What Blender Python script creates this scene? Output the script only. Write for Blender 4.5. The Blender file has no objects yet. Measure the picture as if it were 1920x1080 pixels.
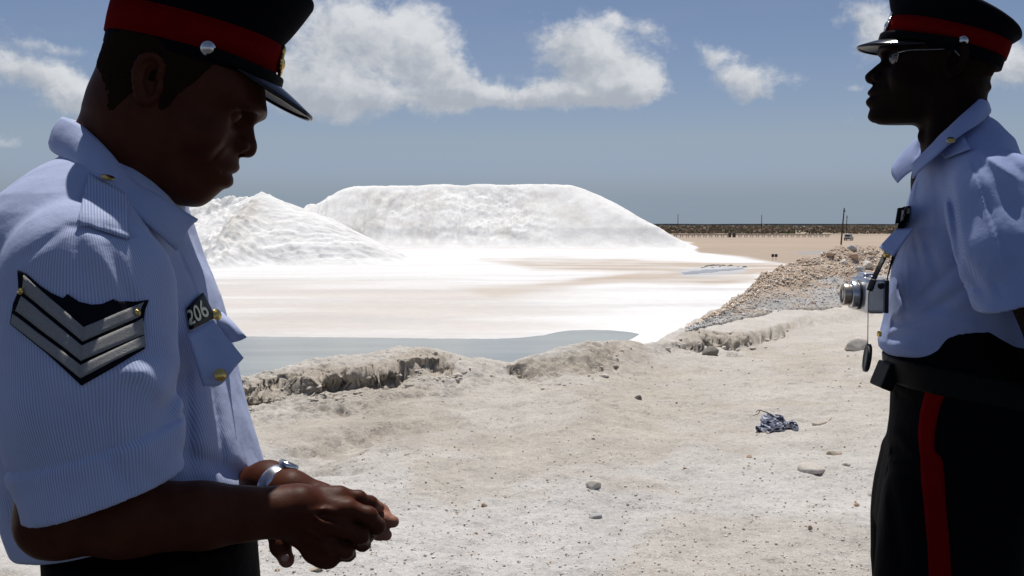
import bpy, bmesh, math, random
import numpy as np
from mathutils import Vector, Matrix
from mathutils.bvhtree import BVHTree

rng = np.random.default_rng(7)
random.seed(7)
SC = bpy.context.scene
COL = SC.collection

# ------------------------------------------------------------------ camera
FPX = 1900.0                      # focal length in pixels of a 1920 px wide picture
ZC = 1.38                         # lens height
PITCH = math.atan(120.0 / FPX)
cam_data = bpy.data.cameras.new('camera_lens')
cam_data.sensor_width = 36.0
cam_data.lens = 36.0 * FPX / 1920.0
cam_data.clip_start = 0.05
cam_data.clip_end = 30000.0
cam = bpy.data.objects.new('view_camera', cam_data)
COL.objects.link(cam)
cam.location = (0, 0, ZC)
cam.rotation_euler = (math.pi / 2 - PITCH, 0, 0)
SC.camera = cam

# ------------------------------------------------------------------ sky, sun, exposure
SUN_EL, SUN_AZ = math.radians(68.0), math.radians(2.0)      # azimuth measured from +Y towards +X
SC.view_settings.view_transform = 'Standard'
SC.view_settings.look = 'None'
SC.view_settings.exposure = 0.0
SC.view_settings.gamma = 1.0
SC.view_settings.use_curve_mapping = False
SC.cycles.max_bounces = 6
SC.cycles.diffuse_bounces = 3
SC.cycles.glossy_bounces = 3
SC.cycles.use_denoising = True

sun_data = bpy.data.lights.new('sun_lamp', 'SUN')
sun_data.energy = 4.2
sun_data.angle = math.radians(0.53)
sun_data.color = (1.0, 0.965, 0.91)
sun = bpy.data.objects.new('sun_lamp', sun_data)
COL.objects.link(sun)
sdir = Vector((math.sin(SUN_AZ) * math.cos(SUN_EL), math.cos(SUN_AZ) * math.cos(SUN_EL), math.sin(SUN_EL)))
sun.rotation_euler = (-sdir).to_track_quat('-Z', 'Y').to_euler()
sun.location = (0, 30, 80)


class NT:
    """tiny helper for writing node trees as expressions"""
    def __init__(self, tree):
        self.t = tree

    def n(self, kind, **kw):
        nd = self.t.nodes.new(kind)
        for k, v in kw.items():
            setattr(nd, k, v)
        return nd

    def link(self, a, b):
        self.t.links.new(a, b)

    def _in(self, sock, v):
        if v is None:
            return
        if hasattr(v, 'is_output'):
            self.t.links.new(v, sock)
        else:
            sock.default_value = v

    def m(self, op, a, b=None, c=None, clamp=False):
        nd = self.n('ShaderNodeMath', operation=op, use_clamp=clamp)
        self._in(nd.inputs[0], a)
        self._in(nd.inputs[1], b)
        if c is not None:
            self._in(nd.inputs[2], c)
        return nd.outputs[0]

    def vm(self, op, a, b=None):
        nd = self.n('ShaderNodeVectorMath', operation=op)
        self._in(nd.inputs[0], a)
        self._in(nd.inputs[1], b)
        return nd.outputs[0]

    def ramp01(self, v, lo, hi):
        nd = self.n('ShaderNodeMapRange', interpolation_type='SMOOTHSTEP')
        self._in(nd.inputs[0], v)
        nd.inputs[1].default_value = lo
        nd.inputs[2].default_value = hi
        return nd.outputs[0]

    def mix(self, f, a, b, blend='MIX'):
        nd = self.n('ShaderNodeMix', data_type='RGBA', blend_type=blend)
        self._in(nd.inputs[0], f)
        self._in(nd.inputs[6], a)
        self._in(nd.inputs[7], b)
        return nd.outputs[2]

    def noise(self, vec, scale, detail=4.0, rough=0.55, dist=0.0):
        nd = self.n('ShaderNodeTexNoise')
        self._in(nd.inputs['Vector'], vec)
        nd.inputs['Scale'].default_value = scale
        nd.inputs['Detail'].default_value = detail
        nd.inputs['Roughness'].default_value = rough
        nd.inputs['Distortion'].default_value = dist
        return nd.outputs[0]

    def voronoi(self, vec, scale, feature='F1', out=0, rand=1.0):
        nd = self.n('ShaderNodeTexVoronoi', feature=feature)
        self._in(nd.inputs['Vector'], vec)
        nd.inputs['Scale'].default_value = scale
        nd.inputs['Randomness'].default_value = rand
        return nd.outputs[out]

    def comb(self, x, y, z):
        nd = self.n('ShaderNodeCombineXYZ')
        self._in(nd.inputs[0], x)
        self._in(nd.inputs[1], y)
        self._in(nd.inputs[2], z)
        return nd.outputs[0]

    def bump(self, h, strength, dist, normal=None):
        nd = self.n('ShaderNodeBump')
        nd.inputs['Strength'].default_value = strength
        nd.inputs['Distance'].default_value = dist
        self._in(nd.inputs['Height'], h)
        if normal is not None:
            self._in(nd.inputs['Normal'], normal)
        return nd.outputs[0]


def build_world():
    w = bpy.data.worlds.new('World')
    SC.world = w
    w.use_nodes = True
    t = w.node_tree
    t.nodes.clear()
    N = NT(t)
    sky = N.n('ShaderNodeTexSky', sky_type='NISHITA')
    sky.sun_disc = False
    sky.sun_elevation = SUN_EL
    sky.sun_rotation = SUN_AZ
    sky.altitude = 0.0
    sky.air_density = 1.0
    sky.dust_density = 0.6
    sky.ozone_density = 2.0
    geo = N.n('ShaderNodeTexCoord')
    sep = N.n('ShaderNodeSeparateXYZ')
    N.link(geo.outputs['Generated'], sep.inputs[0])
    x, y, z = sep.outputs
    # the lowest degree of air would turn brown: look it up a little higher instead
    N.link(N.comb(x, y, N.m('MAXIMUM', z, 0.035)), sky.inputs[0])
    az = N.m('ARCTAN2', x, y)                       # 0 straight ahead, + to the right
    el = N.m('ARCSINE', z)
    # angular position, warped by noise so that no outline is an ellipse
    p = N.comb(az, N.m('MULTIPLY', el, 1.25), 0.0)
    nz1 = N.n('ShaderNodeTexNoise')
    N.link(p, nz1.inputs['Vector'])
    nz1.inputs['Scale'].default_value = 9.0
    nz1.inputs['Detail'].default_value = 6.0
    nz1.inputs['Roughness'].default_value = 0.6
    sepn = N.n('ShaderNodeSeparateColor')
    N.link(nz1.outputs['Color'], sepn.inputs[0])
    wx = N.m('ADD', az, N.m('MULTIPLY', N.m('SUBTRACT', sepn.outputs[0], 0.5), 0.085))
    wy = N.m('ADD', el, N.m('MULTIPLY', N.m('SUBTRACT', sepn.outputs[1], 0.5), 0.05))
    lobes = [  # pixel position in the 1920 px photograph, radii, weight
        (650, 40, 95, 62, 1.15), (575, 130, 95, 75, .95), (720, 110, 70, 60, .8), (600, 185, 140, 40, .9),
        (785, 70, 58, 60, 1.05), (825, 140, 58, 55, 1.05), (700, 200, 95, 26, .8), (880, 178, 75, 40, 1.0),
        (965, 186, 110, 20, .9), (1075, 75, 82, 55, 1.1), (1125, 125, 88, 55, 1.1), (1175, 168, 55, 38, 1.0),
        (1080, 178, 130, 24, 1.0), (1335, 100, 46, 20, .85), (1385, 135, 55, 28, .95), (1440, 165, 62, 26, .9),
        (1400, 183, 60, 14, .6), (1222, 52, 34, 20, .72), (1158, 38, 22, 14, .6), (1578, 172, 22, 10, .7),
        (1615, 40, 58, 34, .9), (1645, 90, 60, 40, .95), (1885, 135, 75, 32, .95), (1950, 110, 90, 40, .9),
        (45, 140, 66, 22, .95), (130, 165, 70, 38, 1.0), (190, 190, 60, 30, .9), (20, 260, 50, 14, .85),
        (110, 95, 70, 10, .5), (-160, 60, 170, 60, .95), (2180, 160, 130, 40, .95), (2350, 20, 160, 70, 1.0),
        (-420, 190, 180, 40, .9), (300, 200, 90, 30, .7), (820, -160, 190, 70, .95), (1560, -190, 210, 60, .95),
        (90, -180, 200, 70, .95),
    ]
    dens = None
    lit = None
    for (px, py, rx, ry, wgt) in lobes:
        a0 = math.atan((px - 960) / FPX)
        e0 = math.atan(math.cos(a0) * (420 - py) / FPX)
        sx, sy = rx / FPX, ry / FPX * 1.0
        dx = N.m('MULTIPLY', N.m('SUBTRACT', wx, a0), 1.0 / sx)
        dy = N.m('MULTIPLY', N.m('SUBTRACT', wy, e0), 1.0 / sy)
        r2 = N.m('ADD', N.m('MULTIPLY', dx, dx), N.m('MULTIPLY', dy, dy))
        g = N.m('MULTIPLY', N.m('EXPONENT', N.m('MULTIPLY', r2, -0.9)), wgt)
        sh = N.m('MULTIPLY', g, N.m('ADD', N.m('MULTIPLY', dy, 0.5), N.m('MULTIPLY', dx, 0.22)))
        dens = g if dens is None else N.m('ADD', dens, g)
        lit = sh if lit is None else N.m('ADD', lit, sh)
    # the same kind of cloud carries on outside the picture
    far = N.noise(N.comb(N.m('MULTIPLY', az, 1.0), N.m('MULTIPLY', el, 1.7), 3.3), 3.2, 5.0, .6)
    side = N.ramp01(N.m('ABSOLUTE', az), 0.72, 1.0)
    high = N.ramp01(el, 0.40, 0.60)
    outm = N.m('MAXIMUM', side, high)
    outm = N.m('MULTIPLY', outm, N.ramp01(el, 0.02, 0.10))
    dens = N.m('ADD', dens, N.m('MULTIPLY', outm, N.m('MULTIPLY', N.ramp01(far, .53, .66), 0.9)))
    fine = N.noise(p, 26.0, 8.0, .62)
    fine2 = N.noise(N.comb(wx, wy, 1.7), 60.0, 6.0, .6)
    d2 = N.m('ADD', dens, N.m('MULTIPLY', N.m('SUBTRACT', fine, 0.5), 1.7))
    d2 = N.m('ADD', d2, N.m('MULTIPLY', N.m('SUBTRACT', fine2, 0.5), 0.9))
    mask = N.ramp01(d2, 0.38, 1.32)
    mask = N.m('MULTIPLY', mask, 0.94)
    billow = N.m('ADD', N.m('MULTIPLY', N.m('SUBTRACT', fine, .5), 1.1), N.m('MULTIPLY', N.m('SUBTRACT', fine2, .5), .9))
    shade = N.ramp01(N.m('ADD', lit, billow), -0.50, 0.52)
    K = 8.8
    ccol = N.mix(shade, (.54 * K, .585 * K, .66 * K, 1), (.96 * K, .98 * K, 1.01 * K, 1))
    # marine haze greys the sky near the horizon
    cr = N.n('ShaderNodeValToRGB')
    N.link(N.m('MULTIPLY', el, 2.0, clamp=True), cr.inputs[0])
    e = cr.color_ramp.elements
    e[0].position, e[0].color = 0.0, (.47, .545, .80, 1)
    e[1].position, e[1].color = 0.45, (.68, .66, .74, 1)
    for pos, c in ((.05, (.49, .57, .83, 1)), (.10, (.60, .645, .89, 1)), (.16, (.70, .69, .80, 1)), (.8, (.52, .52, .60, 1))):
        k = e.new(pos)
        k.color = c
    tint = cr.outputs[0]
    skyc = N.mix(1.0, sky.outputs[0], tint, 'MULTIPLY')
    thin = N.m('MULTIPLY', N.ramp01(N.noise(N.comb(N.m('MULTIPLY', az, .5), N.m('MULTIPLY', el, 2.4), 5.0), 6.0, 5.0, .6), .42, .75), 0.10)
    skyc = N.mix(thin, skyc, (.50 * K, .54 * K, .60 * K, 1))
    fin = N.mix(mask, skyc, ccol)
    bg = N.n('ShaderNodeBackground')
    N.link(fin, bg.inputs[0])
    bg.inputs[1].default_value = 0.085
    out = N.n('ShaderNodeOutputWorld')
    N.link(bg.outputs[0], out.inputs[0])


build_world()


# ------------------------------------------------------------------ helpers
def P(px, py, Y):
    """the point of the pixel ray that lies at distance Y in front of the lens"""
    c, s = math.cos(PITCH), math.sin(PITCH)
    dx, du = px - 960.0, 540.0 - py
    d = np.array([dx, FPX * c + du * s, du * c - FPX * s])
    d = d * (Y / d[1])
    return np.array([d[0], d[1], d[2] + ZC])


def R(wpx, Y):
    return wpx * Y / FPX


def tag(o, label=None, cat=None, group=None, kind=None):
    if label:
        o['label'] = label
    if cat:
        o['category'] = cat
    if group:
        o['group'] = group
    if kind:
        o['kind'] = kind
    return o


def empty(name, loc, rz=0.0):
    o = bpy.data.objects.new(name, None)
    COL.objects.link(o)
    o.location = loc
    o.rotation_euler = (0, 0, rz)
    o.empty_display_size = 0.1
    return o


def link_mesh(name, me, mat=None, parent=None, smooth=True):
    o = bpy.data.objects.new(name, me)
    COL.objects.link(o)
    if mat is not None and len(me.materials) == 0:
        me.materials.append(mat)
    if smooth:
        me.shade_smooth()
    if parent is not None:
        o.parent = parent
        bpy.context.view_layer.update()
        o.matrix_parent_inverse = parent.matrix_world.inverted()
    return o


def mesh_np(name, verts, faces, mat=None, parent=None, smooth=True, uniform=None):
    """mesh object from numpy vertices and an (n,3) / (n,4) array or a list of faces (world coordinates)"""
    me = bpy.data.meshes.new(name)
    verts = np.asarray(verts, dtype=np.float64)
    if isinstance(faces, np.ndarray):
        k = faces.shape[1]
        me.vertices.add(len(verts))
        me.vertices.foreach_set('co', verts.ravel())
        me.loops.add(faces.size)
        me.loops.foreach_set('vertex_index', faces.ravel().astype(np.int32))
        me.polygons.add(len(faces))
        me.polygons.foreach_set('loop_start', (np.arange(len(faces)) * k).astype(np.int32))
        me.update(calc_edges=True)
        me.validate()
    else:
        me.from_pydata([tuple(v) for v in verts], [], [tuple(f) for f in faces])
        me.update()
    return link_mesh(name, me, mat, parent, smooth)


def copy_obj(o, parent=None):
    c = o.copy()
    COL.objects.link(c)
    if parent is not None:
        c.parent = parent
    return c


def smoothstep(x, a, b):
    t = np.clip((x - a) / (b - a), 0, 1)
    return t * t * (3 - 2 * t)


def vnoise(x, y, z=None, seed=0):
    """gradient-free value noise, 0..1, smooth"""
    if z is None:
        z = np.zeros_like(x)
    xi, yi, zi = np.floor(x).astype(np.int64), np.floor(y).astype(np.int64), np.floor(z).astype(np.int64)
    xf, yf, zf = x - xi, y - yi, z - zi
    u, v, w = xf * xf * xf * (xf * (xf * 6 - 15) + 10), yf * yf * yf * (yf * (yf * 6 - 15) + 10), zf * zf * (3 - 2 * zf)

    def h(i, j, k):
        n = (i * 374761393 + j * 668265263 + k * 2147483647 + seed * 974634777) & 0xFFFFFFFF
        n = ((n ^ (n >> 13)) * 1274126177) & 0xFFFFFFFF
        n = (n ^ (n >> 16)) & 0xFFFFFFFF
        n = (n * 2246822519) & 0xFFFFFFFF
        n = n ^ (n >> 15)
        return (n & 0xFFFFFF) / float(0xFFFFFF)
    r = 0
    for dk in (0, 1):
        wz = w if dk else 1 - w
        if dk and not np.any(zf):
            continue
        for dj in (0, 1):
            wy = v if dj else 1 - v
            for di in (0, 1):
                wx = u if di else 1 - u
                r = r + wx * wy * wz * h(xi + di, yi + dj, zi + dk)
    return r


def fbm(x, y, z=None, octaves=4, gain=0.5, lac=2.03, seed=0):
    s, a, tot = 0, 1.0, 0
    for o in range(octaves):
        s = s + a * vnoise(x, y, z, seed + o * 17)
        tot += a
        a *= gain
        x, y = x * lac + 13.7, y * lac + 7.1
        if z is not None:
            z = z * lac + 3.3
    return s / tot


def principled(name, color=(.5, .5, .5), rough=0.6, metal=0.0, spec=0.5):
    m = bpy.data.materials.new(name)
    m.use_nodes = True
    b = m.node_tree.nodes['Principled BSDF']
    b.inputs['Base Color'].default_value = (*color, 1)
    b.inputs['Roughness'].default_value = rough
    b.inputs['Metallic'].default_value = metal
    b.inputs['Specular IOR Level'].default_value = spec
    return m


def textured(name, color, rough=0.7, spec=0.3, metal=0.0, var=0.25, scale=30.0, bump=0.0, bscale=200.0, bdist=0.001):
    """plain principled paint with uneven tone, uneven roughness and fine relief"""
    m = principled(name, color, rough, metal, spec)
    N = NT(m.node_tree)
    b = m.node_tree.nodes['Principled BSDF']
    tc = N.n('ShaderNodeTexCoord')
    nz = N.noise(tc.outputs['Object'], scale, 5.0, .6)
    lo = tuple(c * (1 - var) for c in color) + (1,)
    hi = tuple(min(1, c * (1 + var)) for c in color) + (1,)
    N.link(N.mix(nz, lo, hi), b.inputs['Base Color'])
    if bump:
        h = N.noise(tc.outputs['Object'], bscale, 4.0, .6)
        N.link(N.bump(h, bump, bdist), b.inputs['Normal'])
    return m


def set_color_attr(me, name, cols):
    at = me.color_attributes.new(name, 'FLOAT_COLOR', 'POINT')
    a = np.ones((len(cols), 4), dtype=np.float32)
    a[:, :3] = cols
    at.data.foreach_set('color', a.ravel())


def set_float_attr(me, name, vals):
    at = me.attributes.new(name, 'FLOAT', 'POINT')
    at.data.foreach_set('value', np.asarray(vals, dtype=np.float32).ravel())


# ------------------------------------------------------------------ ground materials
def ground_material():
    m = principled('dirty_salt', (.5, .46, .42), .85, 0, .25)
    N = NT(m.node_tree)
    b = m.node_tree.nodes['Principled BSDF']
    at = N.n('ShaderNodeAttribute', attribute_name='tone')
    tc = N.n('ShaderNodeTexCoord')
    o = tc.outputs['Object']
    n1 = N.noise(o, 3.0, 6.0, .65)
    n2 = N.noise(o, 45.0, 5.0, .7)
    n3 = N.noise(o, 160.0, 3.0, .7)
    f = N.m('ADD', N.m('MULTIPLY', n1, .35), N.m('ADD', N.m('MULTIPLY', n2, .45), N.m('MULTIPLY', n3, .35)))
    f = N.ramp01(f, .35, .80)
    g = N.mix(f, (.72, .70, .67, 1), (1.14, 1.14, 1.14, 1))
    c = N.mix(1.0, at.outputs['Color'], g, 'MULTIPLY')
    # dark specks of grit and bright crystal grains
    v = N.voronoi(o, 60.0)
    vc = N.voronoi(o, 60.0, out=1)
    sepc = N.n('ShaderNodeSeparateColor')
    N.link(vc, sepc.inputs[0])
    speck = N.m('MULTIPLY', N.m('LESS_THAN', v, .30), N.m('GREATER_THAN', sepc.outputs[0], .945))
    c = N.mix(N.m('MULTIPLY', speck, .6), c, (.34, .26, .19, 1))
    v2 = N.voronoi(o, 110.0)
    vc2 = N.voronoi(o, 110.0, out=1)
    sepd = N.n('ShaderNodeSeparateColor')
    N.link(vc2, sepd.inputs[0])
    spark = N.m('MULTIPLY', N.m('LESS_THAN', v2, .35), N.m('GREATER_THAN', sepd.outputs[1], .965))
    c = N.mix(spark, c, (.92, .92, .92, 1))
    N.link(c, b.inputs['Base Color'])
    h = N.m('ADD', N.m('MULTIPLY', N.noise(o, 14.0, 6.0, .65), .5), N.m('ADD', N.m('MULTIPLY', n2, .38), N.m('MULTIPLY', n3, .22)))
    N.link(N.bump(h, .85, .05), b.inputs['Normal'])
    return m


def flat_material():
    m = principled('salt_crust', (.85, .85, .85), .8, 0, .25)
    N = NT(m.node_tree)
    b = m.node_tree.nodes['Principled BSDF']
    at = N.n('ShaderNodeAttribute', attribute_name='tone')
    tc = N.n('ShaderNodeTexCoord')
    o = tc.outputs['Object']
    st = N.vm('MULTIPLY', o, (.35, 1.0, 1.0))
    n1 = N.noise(st, .22, 6.0, .6)
    n2 = N.noise(o, 1.6, 6.0, .65)
    f = N.m('ADD', N.m('MULTIPLY', n1, .6), N.m('MULTIPLY', n2, .4))
    g = N.mix(N.ramp01(f, .3, .7), (.88, .87, .86, 1), (1.05, 1.05, 1.05, 1))
    N.link(N.mix(1.0, at.outputs['Color'], g, 'MULTIPLY'), b.inputs['Base Color'])
    N.link(N.bump(n2, .3, .08), b.inputs['Normal'])
    return m


def pile_material():
    m = principled('heaped_salt', (.83, .82, .80), .8, 0, .25)
    N = NT(m.node_tree)
    b = m.node_tree.nodes['Principled BSDF']
    at = N.n('ShaderNodeAttribute', attribute_name='tone')
    tc = N.n('ShaderNodeTexCoord')
    o = tc.outputs['Object']
    n1 = N.noise(o, .5, 7.0, .65)
    n2 = N.noise(o, 2.6, 6.0, .7)
    g = N.mix(N.ramp01(n1, .3, .7), (.90, .89, .87, 1), (1.03, 1.03, 1.03, 1))
    N.link(N.mix(1.0, at.outputs['Color'], g, 'MULTIPLY'), b.inputs['Base Color'])
    N.link(N.bump(N.m('ADD', N.m('MULTIPLY', n2, .5), n1), .38, .35), b.inputs['Normal'])
    return m


MG, MF, MP = ground_material(), flat_material(), pile_material()

# ------------------------------------------------------------------ near salt bank (ground)
CR_PX = np.array([-900, 0, 200, 400, 460, 560, 690, 790, 870, 960, 990, 1100, 1160, 1230, 1300, 1400, 1480, 1560, 1640, 1900, 2600])
CR_PY = np.array([730, 735, 735, 722, 713, 692, 672, 659, 672, 677, 664, 645, 645, 641, 612, 590, 575, 572, 566, 560, 560])
CR_Y = np.array([7.0, 7.4, 7.7, 8.0, 8.1, 8.6, 9.1, 9.5, 9.6, 9.7, 9.75, 10.2, 10.8, 11.8, 13.6, 15.6, 17.5, 18.2, 19.0, 20.0, 22.0])
# scarp in front of the crest: height and how far in front its foot lies
SC_PX = np.array([-900, 400, 470, 560, 620, 750, 860, 890, 950, 975, 1010, 1130, 1165, 1215, 1300, 1340, 1370, 1440, 1500, 1560, 2600])
SC_H = np.array([.10, .12, .16, .13, .19, .17, .12, .02, .02, .15, .27, .27, .06, .05, .10, .17, .20, .24, .08, .03, .0])
SC_D = np.array([.5, .45, .30, .45, .70, .75, .55, .3, .2, .30, .55, .60, .4, .4, .9, 1.7, 2.5, 3.0, 2.4, 1.5, 1.0])
SC_W = np.array([.12, .10, .10, .14, .16, .15, .16, .3, .3, .15, .34, .34, .4, .4, .35, .35, .55, .60, .8, .8, .8])
# rubble ridge that rises behind the bank on the right
RB_PX = np.array([1180, 1230, 1300, 1345, 1390, 1427, 1468, 1537, 1573, 1600, 1646, 1700, 1800, 1900, 2300, 2600])
RB_PY = np.array([650, 641, 610, 585, 548, 515, 495, 476, 463, 463, 467, 462, 458, 462, 470, 480])
RB_Y = np.array([11.5, 12.2, 14.8, 16.6, 18.6, 20.0, 21.2, 22.8, 23.5, 23.8, 24.2, 24.5, 25, 26, 30, 34])


def bank_height(x, y):
    y = np.maximum(y, 1e-3)
    n = fbm(x * 1.1, y * 1.1, octaves=3, seed=3) - .5
    bp0 = np.clip(960 + FPX * x / y, -900, 2600)
    warp = fbm(x * 2.3, y * 2.3, octaves=4, seed=11) - .5
    bp = np.clip(bp0 + warp * 60 + n * 40, -900, 2600)
    yc = np.interp(bp0, CR_PX, CR_Y)
    zcr = ZC - (np.interp(bp0, CR_PX, CR_PY) - 420) / FPX * yc
    h = np.interp(bp, SC_PX, SC_H)
    w3 = fbm(x * 7.0, y * 7.0, octaves=4, seed=13, gain=.6) - .5
    blk = np.floor(fbm(x * 2.6, y * 2.6, octaves=3, seed=17) * 9) / 9 - .5
    d = np.interp(bp, SC_PX, SC_D) * (1 + warp * .7) + w3 * .30 + blk * .45
    wd = np.interp(bp0, SC_PX, SC_W) * (1.15 + .8 * smoothstep(bp0, 960, 1000) * smoothstep(bp0, 1180, 1140))
    h = h * (1 + w3 * .7 + blk * .5)
    ys = yc - d
    base_far = zcr - h
    base_lo = zcr - np.interp(bp0, [-900, 300, 700, 1000, 1400, 2600], [.13, .14, .16, .14, .12, .05])
    # ground in front: from z=0 near the lens to the foot of the scarp
    t = np.clip((y - 3.2) / np.maximum(ys - 3.2, .1), 0, 1)
    g = base_lo * (t * t * (3 - 2 * t) * .6 + t * .4) + (base_far - base_lo) * np.exp(-((ys - y) / .45) ** 2) * (y < ys) + (base_far - base_lo) * (y >= ys)
    lipx = smoothstep(y, ys - wd * .5, ys + wd * .5)
    over = smoothstep(y, ys + wd * .4, yc)
    z = g + h * lipx * (.86 + .14 * over)
    # undercut shadow groove at the foot of the scarp
    z = z - .035 * np.exp(-((y - (ys - wd * .55)) / .10) ** 2) * smoothstep(h, .05, .14)
    # gentle hollows of the trodden ground
    z = z + n * .10 * smoothstep(y, 2.0, 5.0)
    m2 = fbm(x * 4.5, y * 4.5, octaves=4, seed=29, gain=.6) - .5
    z = z + m2 * .050
    m3 = fbm(x * 15, y * 15, octaves=3, seed=41, gain=.6) - .5
    z = z + m3 * .022
    nearscarp = np.exp(-((y - ys) / .8) ** 2) * smoothstep(h, .04, .12)
    z = z + nearscarp * (np.abs(w3) * -.16 + .02)
    # eroded furrows on the slope below the crest, left of the middle
    fr = np.exp(-((bp0 - 640) / 190.0) ** 2)
    py = 420 + FPX * (ZC - z) / y
    for (p0, q0, sl, amp, wid) in ((640, 838, -.24, .055, 16), (560, 885, -.13, .075, 15), (660, 780, -.10, .04, 13), (800, 742, -.16, .03, 9)):
        line = q0 + sl * (bp0 - p0) + warp * 40
        z = z - 1.5 * amp * np.exp(-((py - line) / wid) ** 2) * np.exp(-((bp0 - p0) / 130.0) ** 2)
    # back of the bank
    back = np.maximum(0, y - yc)
    z = z - back * .62 * smoothstep(back, 0, .9)
    return z, bp0, yc, ys, h, warp


def ridge_height(x, y):
    y = np.maximum(y, 1e-3)
    bp0 = 960 + FPX * x / y
    yr = np.interp(bp0, RB_PX, RB_Y)
    pr = np.interp(bp0, RB_PX, RB_PY)
    zr = ZC - (pr - 420) / FPX * yr
    y0 = np.interp(bp0, CR_PX, CR_Y) - .5
    z0 = ZC - (np.interp(bp0, CR_PX, CR_PY) + 4 - 420) / FPX * y0
    t = np.clip((y - y0) / np.maximum(yr - y0, .2), 0, 1)
    z = z0 + (zr - z0) * (t * .75 + .25 * t * t)
    back = np.maximum(0, y - yr)
    z = z - back * .55
    z = np.where(y < y0, z0 - (y0 - y) * 1.2, z)
    z = z - np.clip((1310 - bp0) / 85.0, 0, 3) ** 1.5 * .22 - np.clip((1225 - bp0) / 60.0, 0, 3)
    nn = fbm(x * 1.3, y * 1.3, octaves=5, seed=77, gain=.6) - .5
    z = z + nn * .42 * smoothstep(t, 0.02, .35)
    return z, bp0, t


def ground_z(x, y):
    xa, ya = np.atleast_1d(np.float64(x)), np.atleast_1d(np.float64(y))
    z = bank_height(xa, ya)[0]
    zr, bp, t = ridge_height(xa, ya)
    return np.where((bp > 1225), np.maximum(z, zr), z)


def build_ground():
    fine = np.linspace(-31, 31, 980)
    ang = np.concatenate([np.linspace(-180, -32, 90), fine, np.linspace(32, 180, 90)[:-1]])
    r1 = np.concatenate([[.05], np.linspace(.4, 3.4, 26)])
    r2 = np.concatenate([3.45 * np.exp(np.arange(0, np.log(7.6 / 3.45), .0034)), 7.6 * np.exp(np.arange(0, np.log(11.2 / 7.6), .0019)), 11.2 * np.exp(np.arange(0, np.log(13.5 / 11.2), .0034))])
    r3 = 13.5 * np.exp(np.arange(.004, np.log(60 / 13.5), .012))
    rad = np.concatenate([r1, r2, r3])
    A, RR = np.meshgrid(np.radians(ang), rad, indexing='ij')
    x, y = RR * np.sin(A), RR * np.cos(A)
    front = np.cos(A) > .28
    yy = np.where(front, y, np.maximum(y, RR * .28))
    xx = np.where(front, x, np.sign(x) * np.minimum(np.abs(x), RR * .96))
    z, bp, yc, ys, h, warp = bank_height(xx.ravel(), yy.ravel())
    sides = smoothstep(np.cos(A.ravel()), .05, .30)
    z = z * sides
    z = np.maximum(z, -4.2)
    xr, yr = x.ravel(), y.ravel()
    # colour of the dirt itself: clean salt, brown crust, grey grit
    c = np.tile(np.array([.66, .615, .555]), (len(z), 1))
    pyv = 420 + FPX * (ZC - z) / np.maximum(yr, .1)
    n1 = fbm(xr * .9, yr * .9, octaves=5, seed=90)
    n2 = fbm(xr * 3.0, yr * 3.0, octaves=4, seed=93)
    nearw = smoothstep(yr, 7.5, 4.3)
    c = c * (1 - nearw[:, None] * .9) + np.array([.74, .715, .685]) * nearw[:, None] * .9
    brown = smoothstep(n1 + .25 * n2, .60, .78) * .45
    c = c * (1 - brown[:, None]) + np.array([.54, .47, .38]) * brown[:, None]
    # browner, darker tone on the faces of the scarps
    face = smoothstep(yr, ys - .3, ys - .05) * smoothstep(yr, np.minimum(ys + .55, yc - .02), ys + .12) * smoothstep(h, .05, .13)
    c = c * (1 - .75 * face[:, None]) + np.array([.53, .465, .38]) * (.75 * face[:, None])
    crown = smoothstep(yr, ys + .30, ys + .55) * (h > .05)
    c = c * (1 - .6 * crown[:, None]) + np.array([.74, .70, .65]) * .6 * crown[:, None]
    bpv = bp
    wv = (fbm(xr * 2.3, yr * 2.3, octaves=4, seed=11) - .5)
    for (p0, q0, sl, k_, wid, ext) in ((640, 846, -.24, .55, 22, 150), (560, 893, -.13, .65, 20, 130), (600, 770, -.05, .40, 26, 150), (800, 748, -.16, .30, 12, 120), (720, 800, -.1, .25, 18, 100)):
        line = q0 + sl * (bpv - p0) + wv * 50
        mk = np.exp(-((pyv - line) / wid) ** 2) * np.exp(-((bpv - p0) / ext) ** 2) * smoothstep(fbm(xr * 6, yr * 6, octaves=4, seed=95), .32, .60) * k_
        c = c * (1 - mk[:, None]) + np.array([.36, .31, .25]) * mk[:, None]  # furrow shading painted into the ground colour along with brown dirt
    c = c * (.90 + .2 * n2[:, None])
    # the steep faces are broken in depth as well as in height
    fm = np.exp(-((yr - ys) / .32) ** 2) * smoothstep(h, .04, .10) * (np.cos(A.ravel()) > .3)
    fm = fm * (1 - .75 * smoothstep(bp, 965, 995) * smoothstep(bp, 1180, 1150))
    dy = (fbm(xr * 5, z * 16, yr * 2, octaves=4, seed=131, gain=.62) - .5) * .24 + (np.floor(fbm(xr * 2.2, z * 7, yr * 1.2, octaves=3, seed=135) * 8) / 8 - .5) * .17
    yr = yr + fm * dy
    xr = xr + fm * (fbm(xr * 5 + 9, z * 14, yr * 2, octaves=3, seed=137) - .5) * .16
    z = z + fm * (fbm(xr * 9, yr * 9, z * 12, octaves=3, seed=139) - .5) * .05
    na, nr = A.shape
    idx = np.arange(na * nr).reshape(na, nr)
    i2 = np.concatenate([idx, idx[:1]], 0)
    q = np.stack([i2[:-1, :-1], i2[1:, :-1], i2[1:, 1:], i2[:-1, 1:]], -1).reshape(-1, 4)
    q = q[:, ::-1]
    zq = z[q].max(1)
    q = q[zq > -4.19]
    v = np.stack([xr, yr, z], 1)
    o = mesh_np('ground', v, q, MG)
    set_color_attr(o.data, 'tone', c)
    tag(o, kind='structure')
    return o


GROUND = build_ground()


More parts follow.
